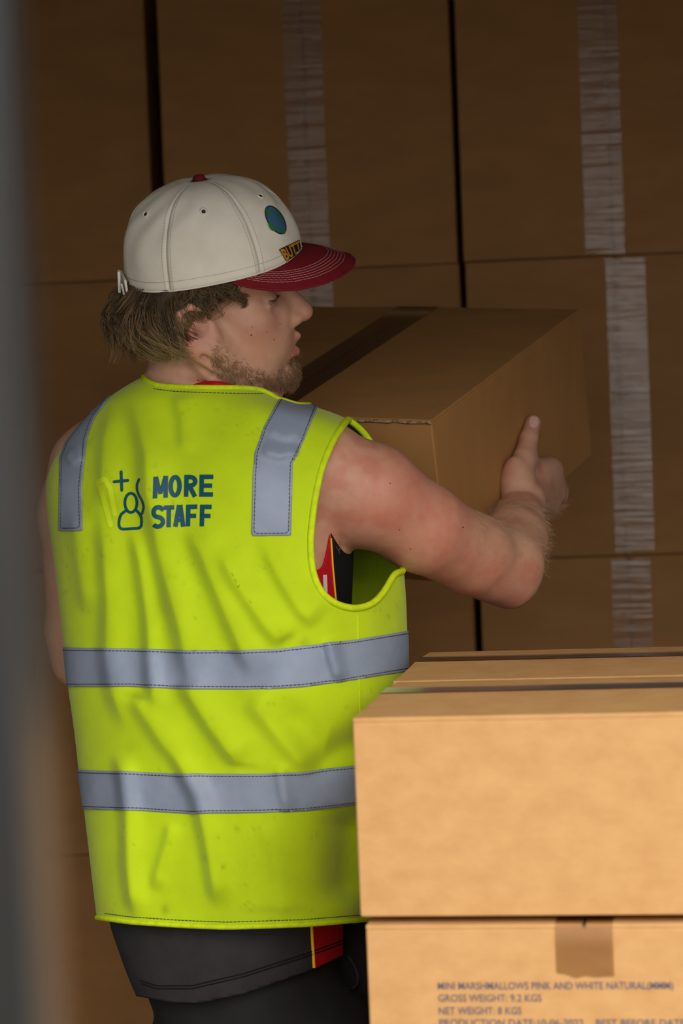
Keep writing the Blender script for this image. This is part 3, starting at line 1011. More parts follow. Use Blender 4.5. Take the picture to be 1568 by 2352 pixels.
# ------------------------------------------------------------------ clothes
MT['vest'] = mat('fluorescent_yellow_cloth', (0.445, 0.61, 0.005, 1), (0.50, 0.685, 0.006, 1), nscale=14, rough=0.75, attr='dirt', bump=0.10,
                 bscale=900, spec=0.2, sheen=0.15)
MT['piping'] = mat('yellow_binding', (0.62, 0.80, 0.01, 1), (0.50, 0.66, 0.01, 1), nscale=120, rough=0.7, spec=0.2)
MT['reflect'] = mat('silver_reflective_tape', srgb(130, 143, 166), srgb(142, 155, 178), nscale=20, rough=0.6, metal=0.1, bump=0.10, bscale=120)
MT['thread'] = mat('grey_thread', srgb(62, 64, 70), rough=0.9)
MT['teal'] = mat('dark_teal_print', srgb(4, 76, 98), rough=0.55, spec=0.3)
MT['jersey'] = mat('charcoal_jersey', srgb(44, 42, 46), srgb(50, 48, 52), nscale=40, rough=0.8, bump=0.1, bscale=700, spec=0.2)
MT['jred'] = mat('red_jersey_panel', srgb(176, 12, 28), rough=0.75, spec=0.2)
MT['jblack'] = mat('black_jersey_panel', srgb(20, 20, 22), rough=0.8, spec=0.2)
MT['jyellow'] = mat('yellow_jersey_piping', srgb(240, 180, 20), rough=0.6)
MT['white'] = mat('white_trim', srgb(200, 195, 195), rough=0.7)
MT['black'] = mat('black_trouser_cloth', srgb(26, 26, 28), srgb(31, 31, 33), nscale=30, rough=0.75, spec=0.25)
MT['rubber'] = mat('shoe_rubber', srgb(30, 29, 28), rough=0.7)

VEST_ROWS = [(860, 346, 592, .064), (880, 306, 632, .080), (918, 243, 668, .098), (940, 212, 738, .105), (960, 187, 800, .113),
             (1000, 149, 842, .122), (1060, 109, 872, .138), (1110, 96, 888, .146), (1180, 99, 902, .150), (1280, 114, 924, .152),
             (1370, 129, 931, .152), (1480, 145, 935, .152), (1580, 152, 935, .152), (1770, 172, 905, .152), (1860, 187, 890, .152),
             (2000, 210, 872, .154), (2110, 228, 862, .155), (2180, 234, 858, .155)]
vloft = Loft(VEST_ROWS, n=2.5)
# folds: pixel polylines of creases on the back, depth and width
gx = np.arange(40, 1000, 4.0); gy = np.arange(840, 2200, 4.0)
GX, GY = np.meshgrid(gx, gy)
DISP = np.zeros_like(GX)
def seg_dist(px, py, pts):
    best = np.full(px.shape, 1e9); side = np.zeros(px.shape); tt = np.zeros(px.shape)
    pts = np.asarray(pts, float); n = len(pts) - 1
    for i in range(n):
        a, b = pts[i], pts[i + 1]; ab = b - a
        t = np.clip(((px - a[0]) * ab[0] + (py - a[1]) * ab[1]) / (ab @ ab), 0, 1)
        dx, dy = px - a[0] - t * ab[0], py - a[1] - t * ab[1]
        d = np.hypot(dx, dy); m = d < best
        best = np.where(m, d, best); side = np.where(m, np.sign(ab[0] * dy - ab[1] * dx), side); tt = np.where(m, (i + t) / n, tt)
    return best, side, tt
def fold(pts, amp, wd, gentle=3.0, steep=1.15):
    """soft ridge along the line (drawn downwards) with a steep left and a gentle right flank"""
    global DISP
    d, s, t = seg_dist(GX, GY, pts)
    sd = d * s
    end = sstep(0, .22, t) * (1 - sstep(.78, 1, t))
    DISP = DISP + end * amp * np.where(sd > 0, np.exp(-(sd / (steep * wd)) ** 2), np.exp(-(sd / (gentle * wd)) ** 2))
def valley(pts, amp, wd):
    global DISP
    d, s, t = seg_dist(GX, GY, pts)
    DISP = DISP - sstep(0, .25, t) * (1 - sstep(.75, 1, t)) * amp * np.exp(-(d / wd) ** 2)
m_ = .001
fold([(300, 890), (318, 960), (336, 1040), (338, 1130), (354, 1205), (366, 1270), (388, 1355), (412, 1439), (434, 1540), (450, 1640)], 13 * m_, 17, 3.0)
fold([(232, 1150), (240, 1260), (248, 1380), (246, 1500), (262, 1600), (300, 1690)], 9 * m_, 15)
fold([(300, 1200), (320, 1290), (338, 1420), (346, 1560), (360, 1640)], 8 * m_, 12, 2.0)
fold([(430, 1200), (462, 1270), (512, 1390), (550, 1478), (590, 1560)], 9 * m_, 16)
fold([(500, 1250), (540, 1330), (606, 1430), (660, 1490)], 8 * m_, 17)
fold([(600, 1230), (640, 1320), (690, 1400), (730, 1440)], 6 * m_, 15)
fold([(410, 1560), (438, 1600), (482, 1668), (520, 1720), (560, 1760)], 10 * m_, 15)
fold([(300, 1590), (330, 1640), (370, 1700), (430, 1770)], 7 * m_, 15)
fold([(560, 1590), (610, 1650), (670, 1720), (720, 1780)], 7 * m_, 20)
fold([(262, 1720), (280, 1775), (290, 1860), (292, 1986), (300, 2057), (320, 2120)], 10 * m_, 12, 2.4)
fold([(390, 1720), (424, 1776), (450, 1828), (470, 1914), (490, 2032), (500, 2090)], 11 * m_, 13, 2.6)
fold([(392, 1880), (385, 1930), (362, 2000), (352, 2050)], 5 * m_, 10, 2.0)
fold([(590, 1870), (630, 1960), (650, 2060), (655, 2110)], 3 * m_, 16)
fold([(752, 1460), (762, 1510), (780, 1570)], 5 * m_, 10, 2)
fold([(640, 1750), (646, 1800), (660, 1870)], 4 * m_, 10, 2)
fold([(170, 1160), (182, 1290), (205, 1420)], 6 * m_, 16)
fold([(262, 930), (240, 1010), (236, 1090), (236, 1170)], 6 * m_, 13)
fold([(405, 900), (420, 960), (425, 1050)], 5 * m_, 14)
fold([(595, 1035), (640, 1047), (690, 1040)], 3.5 * m_, 8)
fold([(610, 985), (650, 1004), (700, 1000)], 3 * m_, 8)
fold([(150, 1040), (168, 1060), (196, 1050)], 3 * m_, 8)
valley([(600, 1590), (680, 1660), (740, 1740), (830, 1700), (900, 1620)], 9 * m_, 38)
valley([(800, 1840), (800, 1960), (800, 2090)], 14 * m_, 62)
DISP += .0026 * np.sin(GX / 61.0 + 1.3 * np.sin(GY / 230.0)) * np.sin(GY / 260.0 + GX / 140.0)
DISP *= 1.3
def disp_at(px, py):
    u = np.clip((px - gx[0]) / 4.0, 0, len(gx) - 1.001); v = np.clip((py - gy[0]) / 4.0, 0, len(gy) - 1.001)
    i = v.astype(int); j = u.astype(int); a = v - i; b = u - j
    return (DISP[i, j] * (1 - a) * (1 - b) + DISP[i + 1, j] * a * (1 - b) + DISP[i, j + 1] * (1 - a) * b + DISP[i + 1, j + 1] * a * b)
def vest_fn(P):
    f = vloft(P)
    lx, ly, A, B = vloft.local(P)
    # the right shoulder of the vest is lifted by the arm
    px, py = pxy(P)
    wgt = sstep(.3, -.25, ly / B)
    return f - disp_at(px, py) * wgt
_t = time.time()
VV, VQ = surfnet(vest_fn, (-.44, -.56, 2.95), (.14, .19, 3.48), .0034, safety=2.6)
VT = orient(VV, tris(VQ), vest_fn)
print('vest', len(VV), time.time() - _t)
def poly_sd(px, py, poly):
    """signed distance to a closed polygon, > 0 inside"""
    poly = np.asarray(poly, float)
    d, _, _ = seg_dist(px, py, np.concatenate([poly, poly[:1]]))
    ins = np.zeros(px.shape, bool); n = len(poly)
    for i in range(n):
        a, b = poly[i], poly[(i + 1) % n]
        cnd = (a[1] > py) != (b[1] > py)
        xx = (b[0] - a[0]) * (py - a[1]) / np.where(b[1] == a[1], 1e-9, b[1] - a[1]) + a[0]
        ins ^= cnd & (px < xx)
    return np.where(ins, d, -d)
def smoothpoly(pts, n=120):
    p = np.asarray(pts, float); p = np.concatenate([p, p[:1]])
    q = resample(np.c_[p, np.zeros(len(p))], 6.0, smooth=6)
    return q[:-1, :2]
ARM_R = smoothpoly([(803, 955), (765, 1010), (738, 1075), (722, 1150), (712, 1240), (716, 1310), (735, 1362), (772, 1390), (815, 1400), (858, 1388),
                    (888, 1352), (906, 1312), (930, 1314), (990, 1316), (1000, 1000), (870, 1012), (835, 975)])
HEM_Y = lambda px: np.interp(px, [100, 228, 300, 420, 520, 700, 840, 950], [2100, 2108, 2118, 2126, 2130, 2124, 2112, 2100])
def vest_cuts(V):
    px, py = pxy(V)
    lx, ly, A, B = vloft.local(V)
    hem = (HEM_Y(px) - py)
    ar = np.minimum(poly_sd(px, py, ARM_R), (.055 - ly) * 1900)
    al = np.minimum(1 - np.hypot((ly - .045) / .085, (py - 1165) / 225.0), (-lx - .08) * 20) * 100
    # neck hole: a tilted round opening about the neck
    nx = V[:, 0] - K(478, 880, 3.19)[0]; nd = V[:, 2] - 3.19
    c, s = math.cos(TYAW), math.sin(TYAW)
    u = nx * c - nd * s; v = nx * s + nd * c
    nk = np.minimum((1 - np.hypot((u) / .083, (v - .06) / .128)) * 100, 1010 - py)
    nk = np.maximum(nk, np.minimum(930 - py, (v + .01) * 1000))
    ny_ = np.interp(px, [325, 338, 352, 380, 450, 560, 596, 618, 640, 650], [868, 876, 884, 888, 890, 891, 894, 903, 918, 925])
    nk = np.maximum(nk, np.minimum.reduce([ny_ - py, px - 330, 645 - px]))
    return hem, -ar, -al, -nk
cuts = vest_cuts(VV)
cv, ct, at = clip(VV, VT, cuts[0], [np.stack(cuts[1:], 1)])
edges_hem = isolines(VV, VT, cuts[0])
loops = []
for i in range(3):
    g = at[0][:, i]
    loops.append(isolines(cv, ct, g))
    cv, ct, at = clip(cv, ct, g, [at[0]])
# drop loose scraps: keep the largest connected piece
def largest(V, T):
    par = np.arange(len(V))
    for _ in range(200):
        m = np.minimum.reduce([par[T[:, 0]], par[T[:, 1]], par[T[:, 2]]])
        new = par.copy()
        for i in range(3): np.minimum.at(new, T[:, i], m)
        new = new[new]
        if (new == par).all(): break
        par = new
    lab = par[T[:, 0]]
    u, cn = np.unique(lab, return_counts=True)
    T = T[lab == u[cn.argmax()]]
    used = np.unique(T); rm = np.full(len(V), -1); rm[used] = np.arange(len(used))
    return V[used], rm[T]
cv, ct = largest(cv, ct)
CN = vnorm(cv, ct)
def dirt_tint(V):
    px, py = pxy(V)
    t = np.ones((len(V), 3)); n = vnoise(V, 160, 5) * .5 + vnoise(V, 420, 6) * .5; n2 = vnoise(V, 30, 8)
    d = sstep(.62, .9, n) * sstep(.45, .75, n2) * .35
    for x, y, rx, ry, a, s in [(655, 1465, 26, 8, -.5, .55), (372, 1400, 30, 30, -.6, .2), (555, 1757, 34, 7, .1, .45), (380, 2088, 10, 12, 0, .5),
                               (545, 1905, 6, 6, 0, .35), (512, 1990, 4, 6, 0, .6), (470, 1970, 10, 8, .3, .3), (320, 1600, 30, 8, .2, .35),
                               (640, 2000, 40, 60, 0, .18), (500, 1922, 3, 3, 0, .7), (575, 1610, 40, 14, .6, .14), (700, 1480, 14, 16, 0, .3),
                               (150, 1360, 8, 4, -.4, .3), (610, 2090, 60, 10, 0, .2), (300, 1720, 16, 20, 0, .12), (447, 1421, 3, 3, 0, .7)]:
        c, s_ = math.cos(a), math.sin(a); u = (px - x) * c + (py - y) * s_; v = -(px - x) * s_ + (py - y) * c
        d = np.maximum(d, np.exp(-(u / rx) ** 2 - (v / ry) ** 2) * s * (.4 + .9 * n))
    d = np.clip(d, 0, .8)[:, None]
    return t * (1 - d) + np.array([.30, .33, 1.0]) * d * .8
vest_me = to_world_mesh('vest', cv, ct)
set_col(vest_me, 'dirt', dirt_tint(cv))
vest = link('vest', vest_me, MT['vest'], man, smooth=True)
vest['label'] = 'sleeveless fluorescent yellow vest with silver bands'
sol = vest.modifiers.new('cloth_thickness', 'SOLIDIFY'); sol.thickness = .0022; sol.offset = -1
VB = BVHTree.FromPolygons([tuple(v) for v in cv], ct.tolist())
# bindings along the edges
def binding(name, lines, r, m, parent, minlen=.12, lift=0.0, smooth=8):
    parts = []
    for P in lines:
        if np.linalg.norm(np.diff(P, axis=0), axis=1).sum() < minlen: continue
        Q = resample(P, .004, smooth)
        parts.append(tube(Q, r, 8))
    if not parts: return None
    V, Fc = merge(parts)
    return link(name, to_world_mesh(name, V, Fc), m, parent, smooth=True)
binding('hem_binding', edges_hem, .0032, MT['piping'], vest)
binding('armhole_binding', loops[0], .0042, MT['piping'], vest)
binding('armhole_binding', loops[1], .0040, MT['piping'], vest)
nb = []
for P in loops[2]:
    m = P[:, 2] < 3.19
    cut = np.where(np.diff(m.astype(int)) != 0)[0] + 1
    for seg in np.split(np.arange(len(P)), cut):
        if len(seg) > 8 and m[seg[0]]: nb.append(P[seg])
binding('neck_binding', nb, .0034, MT['piping'], vest)
# reflective bands cut from the same cloth surface
def poly_fn(pts, axis=0):
    p = np.asarray(pts, float)
    if axis == 0: return lambda x, y: np.interp(x, p[:, 0], p[:, 1])
    return lambda x, y: np.interp(y, p[:, 1], p[:, 0])
def band(name, g, label=None, off=.0009, stitch=True, only=None):
    V, T, _ = clip(cv, ct, g)
    n = vnorm(V, T)
    o = link(name, to_world_mesh(name, V + n * off, T), MT['reflect'], vest, smooth=True)
    s = o.modifiers.new('tape_thickness', 'SOLIDIFY'); s.thickness = .0007; s.offset = 1
    if label: o['label'] = label
    if stitch:
        parts = []
        for P in isolines(V + n * (off + .0009), T, clip_g(V, g_last[0]) - 6.0):
            if np.linalg.norm(np.diff(P, axis=0), axis=1).sum() > .02:
                parts.append(dashes(resample(P, .002, 2), .00055))
        if parts:
            Vs, Fs = merge(parts)
            link('stitching', to_world_mesh('stitching', Vs, Fs), MT['thread'], vest, smooth=True)['kind'] = 'stuff'
    return o
g_last = [None]
def clip_g(V, fn): return fn(V)
def make_band(fn, label):
    g_last[0] = fn
    return band('reflective_band', fn(cv), label)
t1 = poly_fn([(90, 1486), (145, 1487), (300, 1489), (430, 1493), (560, 1493), (640, 1490), (700, 1483), (820, 1468), (935, 1449), (960, 1445)])
b1 = poly_fn([(90, 1576), (153, 1577), (300, 1577), (430, 1583), (620, 1583), (700, 1577), (820, 1560), (938, 1540), (960, 1536)])
t2 = poly_fn([(90, 1766), (172, 1768), (300, 1772), (420, 1777), (600, 1777), (700, 1772), (830, 1757), (950, 1740)])
b2 = poly_fn([(90, 1856), (187, 1858), (330, 1862), (440, 1869), (600, 1866), (700, 1862), (830, 1846), (950, 1830)])
def fb1(V): px, py = pxy(V); return np.minimum(py - t1(px, py), b1(px, py) - py)
def fb2(V): px, py = pxy(V); return np.minimum(py - t2(px, py), b2(px, py) - py)
make_band(fb1, 'upper silver waist band')
make_band(fb2, 'lower silver waist band')
ll = poly_fn([(262, 870), (215, 934), (153, 1013), (138, 1052), (136, 1220), (136, 1300)], 1)
lr = poly_fn([(285, 870), (251, 915), (217, 962), (201, 1007), (189, 1119), (191, 1218), (191, 1300)], 1)
rl = poly_fn([(660, 870), (641, 917), (607, 979), (585, 1041), (581, 1091), (577, 1232), (577, 1300)], 1)
rr_ = poly_fn([(760, 870), (728, 937), (692, 1024), (672, 1063), (668, 1229), (668, 1300)], 1)
def fs1(V):
    px, py = pxy(V); lx, ly, A, B = vloft.local(V)
    return np.minimum.reduce([px - ll(px, py), lr(px, py) - px, 1219 - py, (.05 - ly) * 1900])
def fs2(V):
    px, py = pxy(V); lx, ly, A, B = vloft.local(V)
    return np.minimum.reduce([px - rl(px, py), rr_(px, py) - px, 1231 - py, (.03 - ly) * 1900])
make_band(fs1, 'short silver strip over the left shoulder')
make_band(fs2, 'short silver strip over the right shoulder')
# seams
def seam_line(name, pts, r, m, off=.0006, dash=False):
    Q = resample(np.c_[np.asarray(pts, float), np.zeros(len(pts))], 5.0, 4)
    out = []
    for x, y, _ in Q:
        loc, nr, ix, ds = VB.ray_cast(Vector((0, 0, 0)), Vector(K(x, y, 1.0)).normalized())
        if loc is not None: out.append(np.array(loc) * (1 - off / ds))
    if len(out) > 4:
        V, Fc = dashes(np.array(out), r) if dash else tube(np.array(out), r, 6)
        return link(name, to_world_mesh(name, V, Fc), m, vest, smooth=True)
seam_line('side_seam', [(822, 1410), (822, 1500), (826, 1620), (832, 1760), (838, 1900), (842, 2080)], .0008, MT['piping'])
off = np.array(smoothpoly([(803, 955), (765, 1010), (738, 1075), (722, 1150), (712, 1240), (716, 1310), (735, 1362), (772, 1390), (815, 1400), (858, 1388),
                    (888, 1352), (905, 1300)]))
# hem stitch line and arm stitch line
seam_line('hem_stitch', [(240, 2098), (300, 2106), (420, 2114), (520, 2118), (700, 2112), (836, 2101)], .0005, MT['thread'], dash=True)
seam_line('neck_stitch', [(352, 893), (400, 899), (480, 902), (560, 904), (604, 904)], .0005, MT['thread'], dash=True)

# ---- print on the back
def bisect_grid(V2, Fc, step=5.0):
    bm = bmesh.new()
    vs = [bm.verts.new((x, y, 0)) for x, y in V2]
    for f in Fc:
        try: bm.faces.new([vs[i] for i in f])
        except ValueError: pass
    lo2 = V2.min(0); hi2 = V2.max(0)
    for ax_ in (0, 1):
        t = lo2[ax_] + step
        while t < hi2[ax_]:
            co = [0, 0, 0]; co[ax_] = t; no = [0, 0, 0]; no[ax_] = 1
            bmesh.ops.bisect_plane(bm, geom=bm.verts[:] + bm.edges[:] + bm.faces[:], plane_co=co, plane_no=no, dist=1e-4)
            t += step
    bmesh.ops.remove_doubles(bm, verts=bm.verts[:], dist=.04)
    bmesh.ops.triangulate(bm, faces=bm.faces[:])
    bm.verts.index_update()
    V = np.array([v.co[:2] for v in bm.verts]); T = np.array([[v.index for v in f.verts] for f in bm.faces])
    bm.free()
    return V, T
def decal(name, V2, Fc, m, parent, bvh, off=.0007, step=5.0, label=None, single=False):
    V2, T = bisect_grid(np.asarray(V2, float), Fc, step)
    W = np.zeros((len(V2), 3)); ok = np.ones(len(V2), bool)
    for i, (x, y) in enumerate(V2):
        loc, nr, ix, ds = bvh.ray_cast(Vector((0, 0, 0)), Vector(K(x, y, 1.0)).normalized())
        if loc is None: ok[i] = False; continue
        W[i] = np.array(loc) * (1 - off / ds)
    T = T[ok[T].all(1)]
    # face the camera
    a = W[T[:, 1]] - W[T[:, 0]]; b = W[T[:, 2]] - W[T[:, 0]]
    n = np.cross(a, b); fl = n[:, 2] > 0
    T[fl] = T[fl][:, ::-1]
    if single: W, T = largest(W, T)
    o = link(name, to_world_mesh(name, W, T), m, parent, smooth=True)
    if label: o['label'] = label
    return o
def stroke(pts, wd, closed=False, caps=True):
    p = np.asarray(pts, float)
    if closed: p = np.concatenate([p, p[:1]])
    p = resample(np.c_[p, np.zeros(len(p))], 2.5, 2)[:, :2]
    t = np.gradient(p, axis=0)
    if closed: t[0] = t[-1] = p[1] - p[-2]
    t /= np.linalg.norm(t, axis=1)[:, None]; n = np.c_[-t[:, 1], t[:, 0]] * wd / 2
    V = np.concatenate([p + n, p - n]); k = len(p)
    Fc = [(i, i + 1, k + i + 1, k + i) for i in range(k - 1)]
    if caps and not closed:
        for i, sg in ((0, -1), (k - 1, 1)):
            base = len(V); a0 = math.atan2(n[i, 1], n[i, 0])
            arc = [p[i] + wd / 2 * np.array([math.cos(a0 - sg * PI * j / 6), math.sin(a0 - sg * PI * j / 6)]) for j in range(7)]
            V = np.concatenate([V, arc]); Fc.append(tuple(range(base, base + 7)))
    return V, Fc
def combine(parts):
    V = []; Fc = []; o = 0
    for v, f in parts:
        V.append(np.asarray(v)); Fc += [tuple(i + o for i in q) for q in f]; o += len(v)
    return np.concatenate(V), Fc
def text_px(s, quad, bold=.0, shear=0):
    """fit lettering into quad: (top-left, top-right, bottom-left, bottom-right) in pixels"""
    V, Fc = text_data(s, bold)
    u = (V[:, 0] - V[:, 0].min()) / (V[:, 0].max() - V[:, 0].min()); v = (V[:, 1] - V[:, 1].min()) / (V[:, 1].max() - V[:, 1].min())
    tl, tr, bl, br = [np.array(q, float) for q in quad]
    u = u[:, None]; v = v[:, None]
    return (bl * (1 - u) + br * u) * (1 - v) + (tl * (1 - u) + tr * u) * v, Fc
def bar(p, q, wd):
    p = np.asarray(p, float); q = np.asarray(q, float); t = unit(q - p); n = np.array([-t[1], t[0]]) * wd / 2
    return np.array([p + n, q + n, q - n, p - n]), [(0, 1, 2, 3)]
def arc(cx, cy, rx, ry, a0, a1, n=20):
    t = np.radians(np.linspace(a0, a1, n)); return [(cx + rx * math.cos(v), cy + ry * math.sin(v)) for v in t]
LET = {   # strokes in a unit box, y down; width of the pen is w (in heights)
    'M': lambda w, a: [bar((.11, 0), (.09, 1), w), bar((.89, 0), (.91, 1), w), bar((.14, 0), (.5, .80), w * .86), bar((.86, 0), (.5, .80), w * .86)],
    'O': lambda w, a: [stroke(arc(.5, .5, .5 - w / 2 / a, .5 - w / 2, 0, 345, 24), w, True)],
    'R': lambda w, a: [bar((w / 2 / a, 0), (w / 2 / a, 1), w), stroke([(0, w / 2), (.5, w / 2)] + arc(.5, .30, .36, .30 - w / 2, -70, 70, 9) + [(.5, .60 - w / 2), (w / 2, .60 - w / 2)], w, caps=False), bar((.42, .52), (.86, 1), w)],
    'E': lambda w, a: [bar((w / 2 / a, 0), (w / 2 / a, 1), w), bar((0, w / 2), (1, w / 2), w), bar((0, .5), (.92, .5), w * .95), bar((0, 1 - w / 2), (1, 1 - w / 2), w)],
    'F': lambda w, a: [bar((w / 2 / a, 0), (w / 2 / a, 1), w), bar((0, w / 2), (1, w / 2), w), bar((0, .52), (.92, .52), w * .95)],
    'T': lambda w, a: [bar((.5, 0), (.5, 1), w), bar((0, w / 2), (1, w / 2), w)],
    'A': lambda w, a: [bar((.45, 0), (.10, 1), w), bar((.55, 0), (.90, 1), w), bar((.2, .70), (.8, .70), w * .8)],
    'S': lambda w, a: [stroke([(.93, .20)] + arc(.5, .29, .38, .22, -40, -270, 16) + arc(.5, .72, .40, .21, -90, 150, 16), w, caps=False)],
}
def letter(ch, x0, x1, ytl, ytr, ybl, ybr, pen):
    h = (ybl + ybr - ytl - ytr) / 2; asp = (x1 - x0) / h; wv = pen / h
    parts = []
    SC = 60.0
    for V, Fc in letter_strokes(ch, wv, asp, SC):
        u = (V[:, 0] / (SC * asp))[:, None]; v = (V[:, 1] / SC)[:, None]
        top = np.array([x0, ytl]) * (1 - u) + np.array([x1, ytr]) * u
        bot = np.array([x0 - 1, ybl]) * (1 - u) + np.array([x1 - 1, ybr]) * u
        parts.append((top * (1 - v) + bot * v, Fc))
    return combine(parts)
def letter_strokes(ch, wv, asp, SC):
    global bar, stroke
    bar0, stroke0 = bar, stroke
    S2 = np.array([SC * asp, SC])
    bar = lambda p, q, wd: bar0(np.asarray(p) * S2, np.asarray(q) * S2, wd * SC)
    stroke = lambda pts, wd, closed=False, caps=True: stroke0(np.asarray(pts) * S2, wd * SC, closed, caps)
    try:
        r = LET[ch](wv if ch in 'OSRM' or True else wv, asp)
    finally:
        bar, stroke = bar0, stroke0
    return r
def word(chs, label):
    for ch, x0, x1, ytl, ytr, ybl, ybr in chs:
        V2, F2 = letter(ch, x0, x1, ytl, ytr, ybl, ybr, 10.5)
        decal('print_letter', V2, F2, MT['teal'], vest, VB, label='dark teal letter ' + ch)
word([('M', 354, 384, 1095, 1093, 1145, 1143), ('O', 387, 418, 1090, 1090, 1143.5, 1143.5), ('R', 423, 453, 1090.5, 1090.5, 1141, 1141), ('E', 458, 490, 1090, 1090, 1141, 1141)], 'MORE')
word([('S', 349, 378, 1161, 1161, 1214, 1213), ('T', 376, 400, 1161, 1160, 1211, 1211), ('A', 401, 424, 1160, 1159.5, 1210, 1210), ('F', 427, 453, 1159, 1158.5, 1209, 1209), ('F', 459, 486, 1159, 1159, 1209, 1209)], 'STAFF')
V2, F2 = combine([stroke([(278, 1084), (279.5, 1126)], 7), ])
decal('print_plus', V2, F2, MT['teal'], vest, VB, label='dark teal plus sign')
V2, F2 = stroke([(262, 1106.5), (293, 1103.5)], 7)
decal('print_plus', V2, F2, MT['teal'], vest, VB, off=.0008)
ang = np.linspace(0, 2 * PI, 24, endpoint=False)
hd = np.c_[300.5 + 14 * np.cos(ang), 1155 + 22.5 * np.sin(ang)]
V2, F2 = stroke(hd, 6.5, True)
decal('print_figure', V2, F2, MT['teal'], vest, VB, label='dark teal outline of a person')
V2, F2 = stroke([(288, 1173.5), (278, 1181), (274, 1192), (272.5, 1206), (276, 1214), (282, 1215.5), (320, 1213), (324.5, 1208), (325, 1190), (321, 1181), (313, 1172)], 6.5)
decal('print_figure', V2, F2, MT['teal'], vest, VB, off=.0008)
V2, F2 = stroke([(319, 1101), (314, 1113), (314, 1125), (319, 1138), (327, 1152), (330, 1166), (326, 1180)], 5.5)
decal('print_figure', V2, F2, MT['teal'], vest, VB, off=.0009)
MT['ghost'] = mat('faint_lighter_print', (0.60, 0.78, 0.008, 1), rough=0.6)
V2, F2 = stroke([(254, 1206), (236, 1140), (224, 1108), (240, 1099), (252, 1120), (264, 1180)], 11)
decal('faint_mark', V2, F2, MT['ghost'], vest, VB, off=.0006)

# ---- jersey under the vest
jl = Loft([(r[0], r[1] - 13, r[2] + 5, r[3] + .007) for r in BODY_ROWS], n=2.35)
JV, JQ = surfnet(jl, (-.42, -.66, 2.98), (.12, .19, 3.44), .0045, safety=2.6)
JT = orient(JV, tris(JQ), jl)
JHEM = lambda x: np.interp(x, [250, 330, 390, 460, 560, 720, 795, 900], [2280, 2291, 2302, 2303, 2282, 2226, 2190, 2170])
px, py = pxy(JV); lx, ly, A, B = jl.local(JV)
g = JHEM(px) - py
nx = JV[:, 0] - K(470, 880, 3.19)[0]; nd = JV[:, 2] - 3.17
nk = np.hypot(nx / .066, nd / .078) - 1
g = np.minimum(g, np.maximum(nk * 100, py - 935))
armR = np.minimum(poly_sd(px, py, smoothpoly([(790, 950), (700, 1010), (672, 1150), (690, 1290), (722, 1312), (741, 1309), (752, 1265), (760, 1215), (800, 1190), (900, 1150), (900, 950)])), (.09 - ly) * 1900)
armL = np.minimum(1 - np.hypot((ly - .02) / .07, (py - 1150) / 170.0), (-lx - .06) * 20) * 100
g = np.minimum.reduce([g, -armR, -armL])
JV, JT, _ = clip(JV, JT, g)
JV, JT = largest(JV, JT)
px, py = pxy(JV); lx, ly, A, B = jl.local(JV)
e1 = np.interp(py, [900, 1300, 2120, 2225, 2352], [700, 690, 714, 721, 726])          # charcoal back | red side
e2 = np.interp(py, [1200, 1240, 1390, 2100], [757, 761, 772, 830])                    # red side | black front
bk = np.where(ly < .02, px - e1, -50 - 0 * px)      # >0: right of the back panel
bk = np.where((ly >= .02) & (lx > 0), np.minimum(80, px - e1), bk)
fr = np.where(lx > 0, np.maximum(px - e2, (ly - .045) * 1900), (ly - .02) * 1900)
col = np.maximum(np.minimum(px - 395, 905 - py), -60)
jersey = empty('jersey', c2w(K(520, 2200, 3.2))); jersey.parent = man; jersey.matrix_parent_inverse = man.matrix_world.inverted()
jersey['label'] = 'charcoal sleeveless jersey with red side panel'
def jpart(name, g, m, label=None, off=0):
    V, T, _ = clip(JV, JT, g)
    if not len(T): return
    o = link(name, to_world_mesh(name, V, T), m, jersey, smooth=True)
    s = o.modifiers.new('cloth_thickness', 'SOLIDIFY'); s.thickness = .0015; s.offset = -1
    if label: o['label'] = label
jpart('side_panel', np.minimum.reduce([bk, -fr, py - 935]), MT['jred'], 'red side panel')
jpart('front_panel', np.minimum(fr, py - 935), MT['jblack'])
jpart('back_panel', np.minimum.reduce([-bk, -fr, py - 935]), MT['jersey'], 'charcoal back panel')
jpart('collar', 935 - py, MT['jred'], 'red collar')
cp = []
for x, y, _ in resample(np.c_[np.array([(425, 893), (445, 885), (472, 880), (500, 880), (528, 885), (548, 893)], float), np.zeros(6)], 4.0, 2):
    loc, nr = ray_body(x, y)
    if loc is not None: cp.append(loc * (1 - .004 / 3.1))
V, Fc = tube(np.array(cp) + np.array([0, -.0022, 0]), .0050 * np.sin(np.linspace(.12, PI - .12, len(cp))) ** .6, 10)
link('collar_band', to_world_mesh('collar_band', V, Fc), MT['jred'], jersey, smooth=True)
JB = BVHTree.FromPolygons([tuple(v) for v in JV], JT.tolist())
def on_jersey(pts, off=.0008):
    out = []
    for x, y, _ in resample(np.c_[np.asarray(pts, float), np.zeros(len(pts))], 4.0, 2):
        loc, nr, ix, ds = JB.ray_cast(Vector((0, 0, 0)), Vector(K(x, y, 1.0)).normalized())
        if loc is not None: out.append(np.array(loc) * (1 - off / ds))
    return np.array(out)
for nm, pts, r, m in [('piping', [(714, 2105), (717, 2160), (721, 2226)], .0021, MT['jyellow']), ('piping', [(760, 1236), (764, 1300), (772, 1388)], .0013, MT['jyellow']),
                      ('hem_seam', [(322, 2252), (360, 2264), (440, 2264), (560, 2236), (716, 2186), (793, 2158)], .0007, MT['jblack']),
                      ('hem_seam', [(325, 2259), (360, 2271), (440, 2271), (560, 2243), (716, 2193), (793, 2165)], .0007, MT['jblack'])]:
    Q = on_jersey(pts)
    if len(Q) > 4:
        V, Fc = tube(Q, r, 6); link(nm, to_world_mesh(nm, V, Fc), m, jersey, smooth=True)
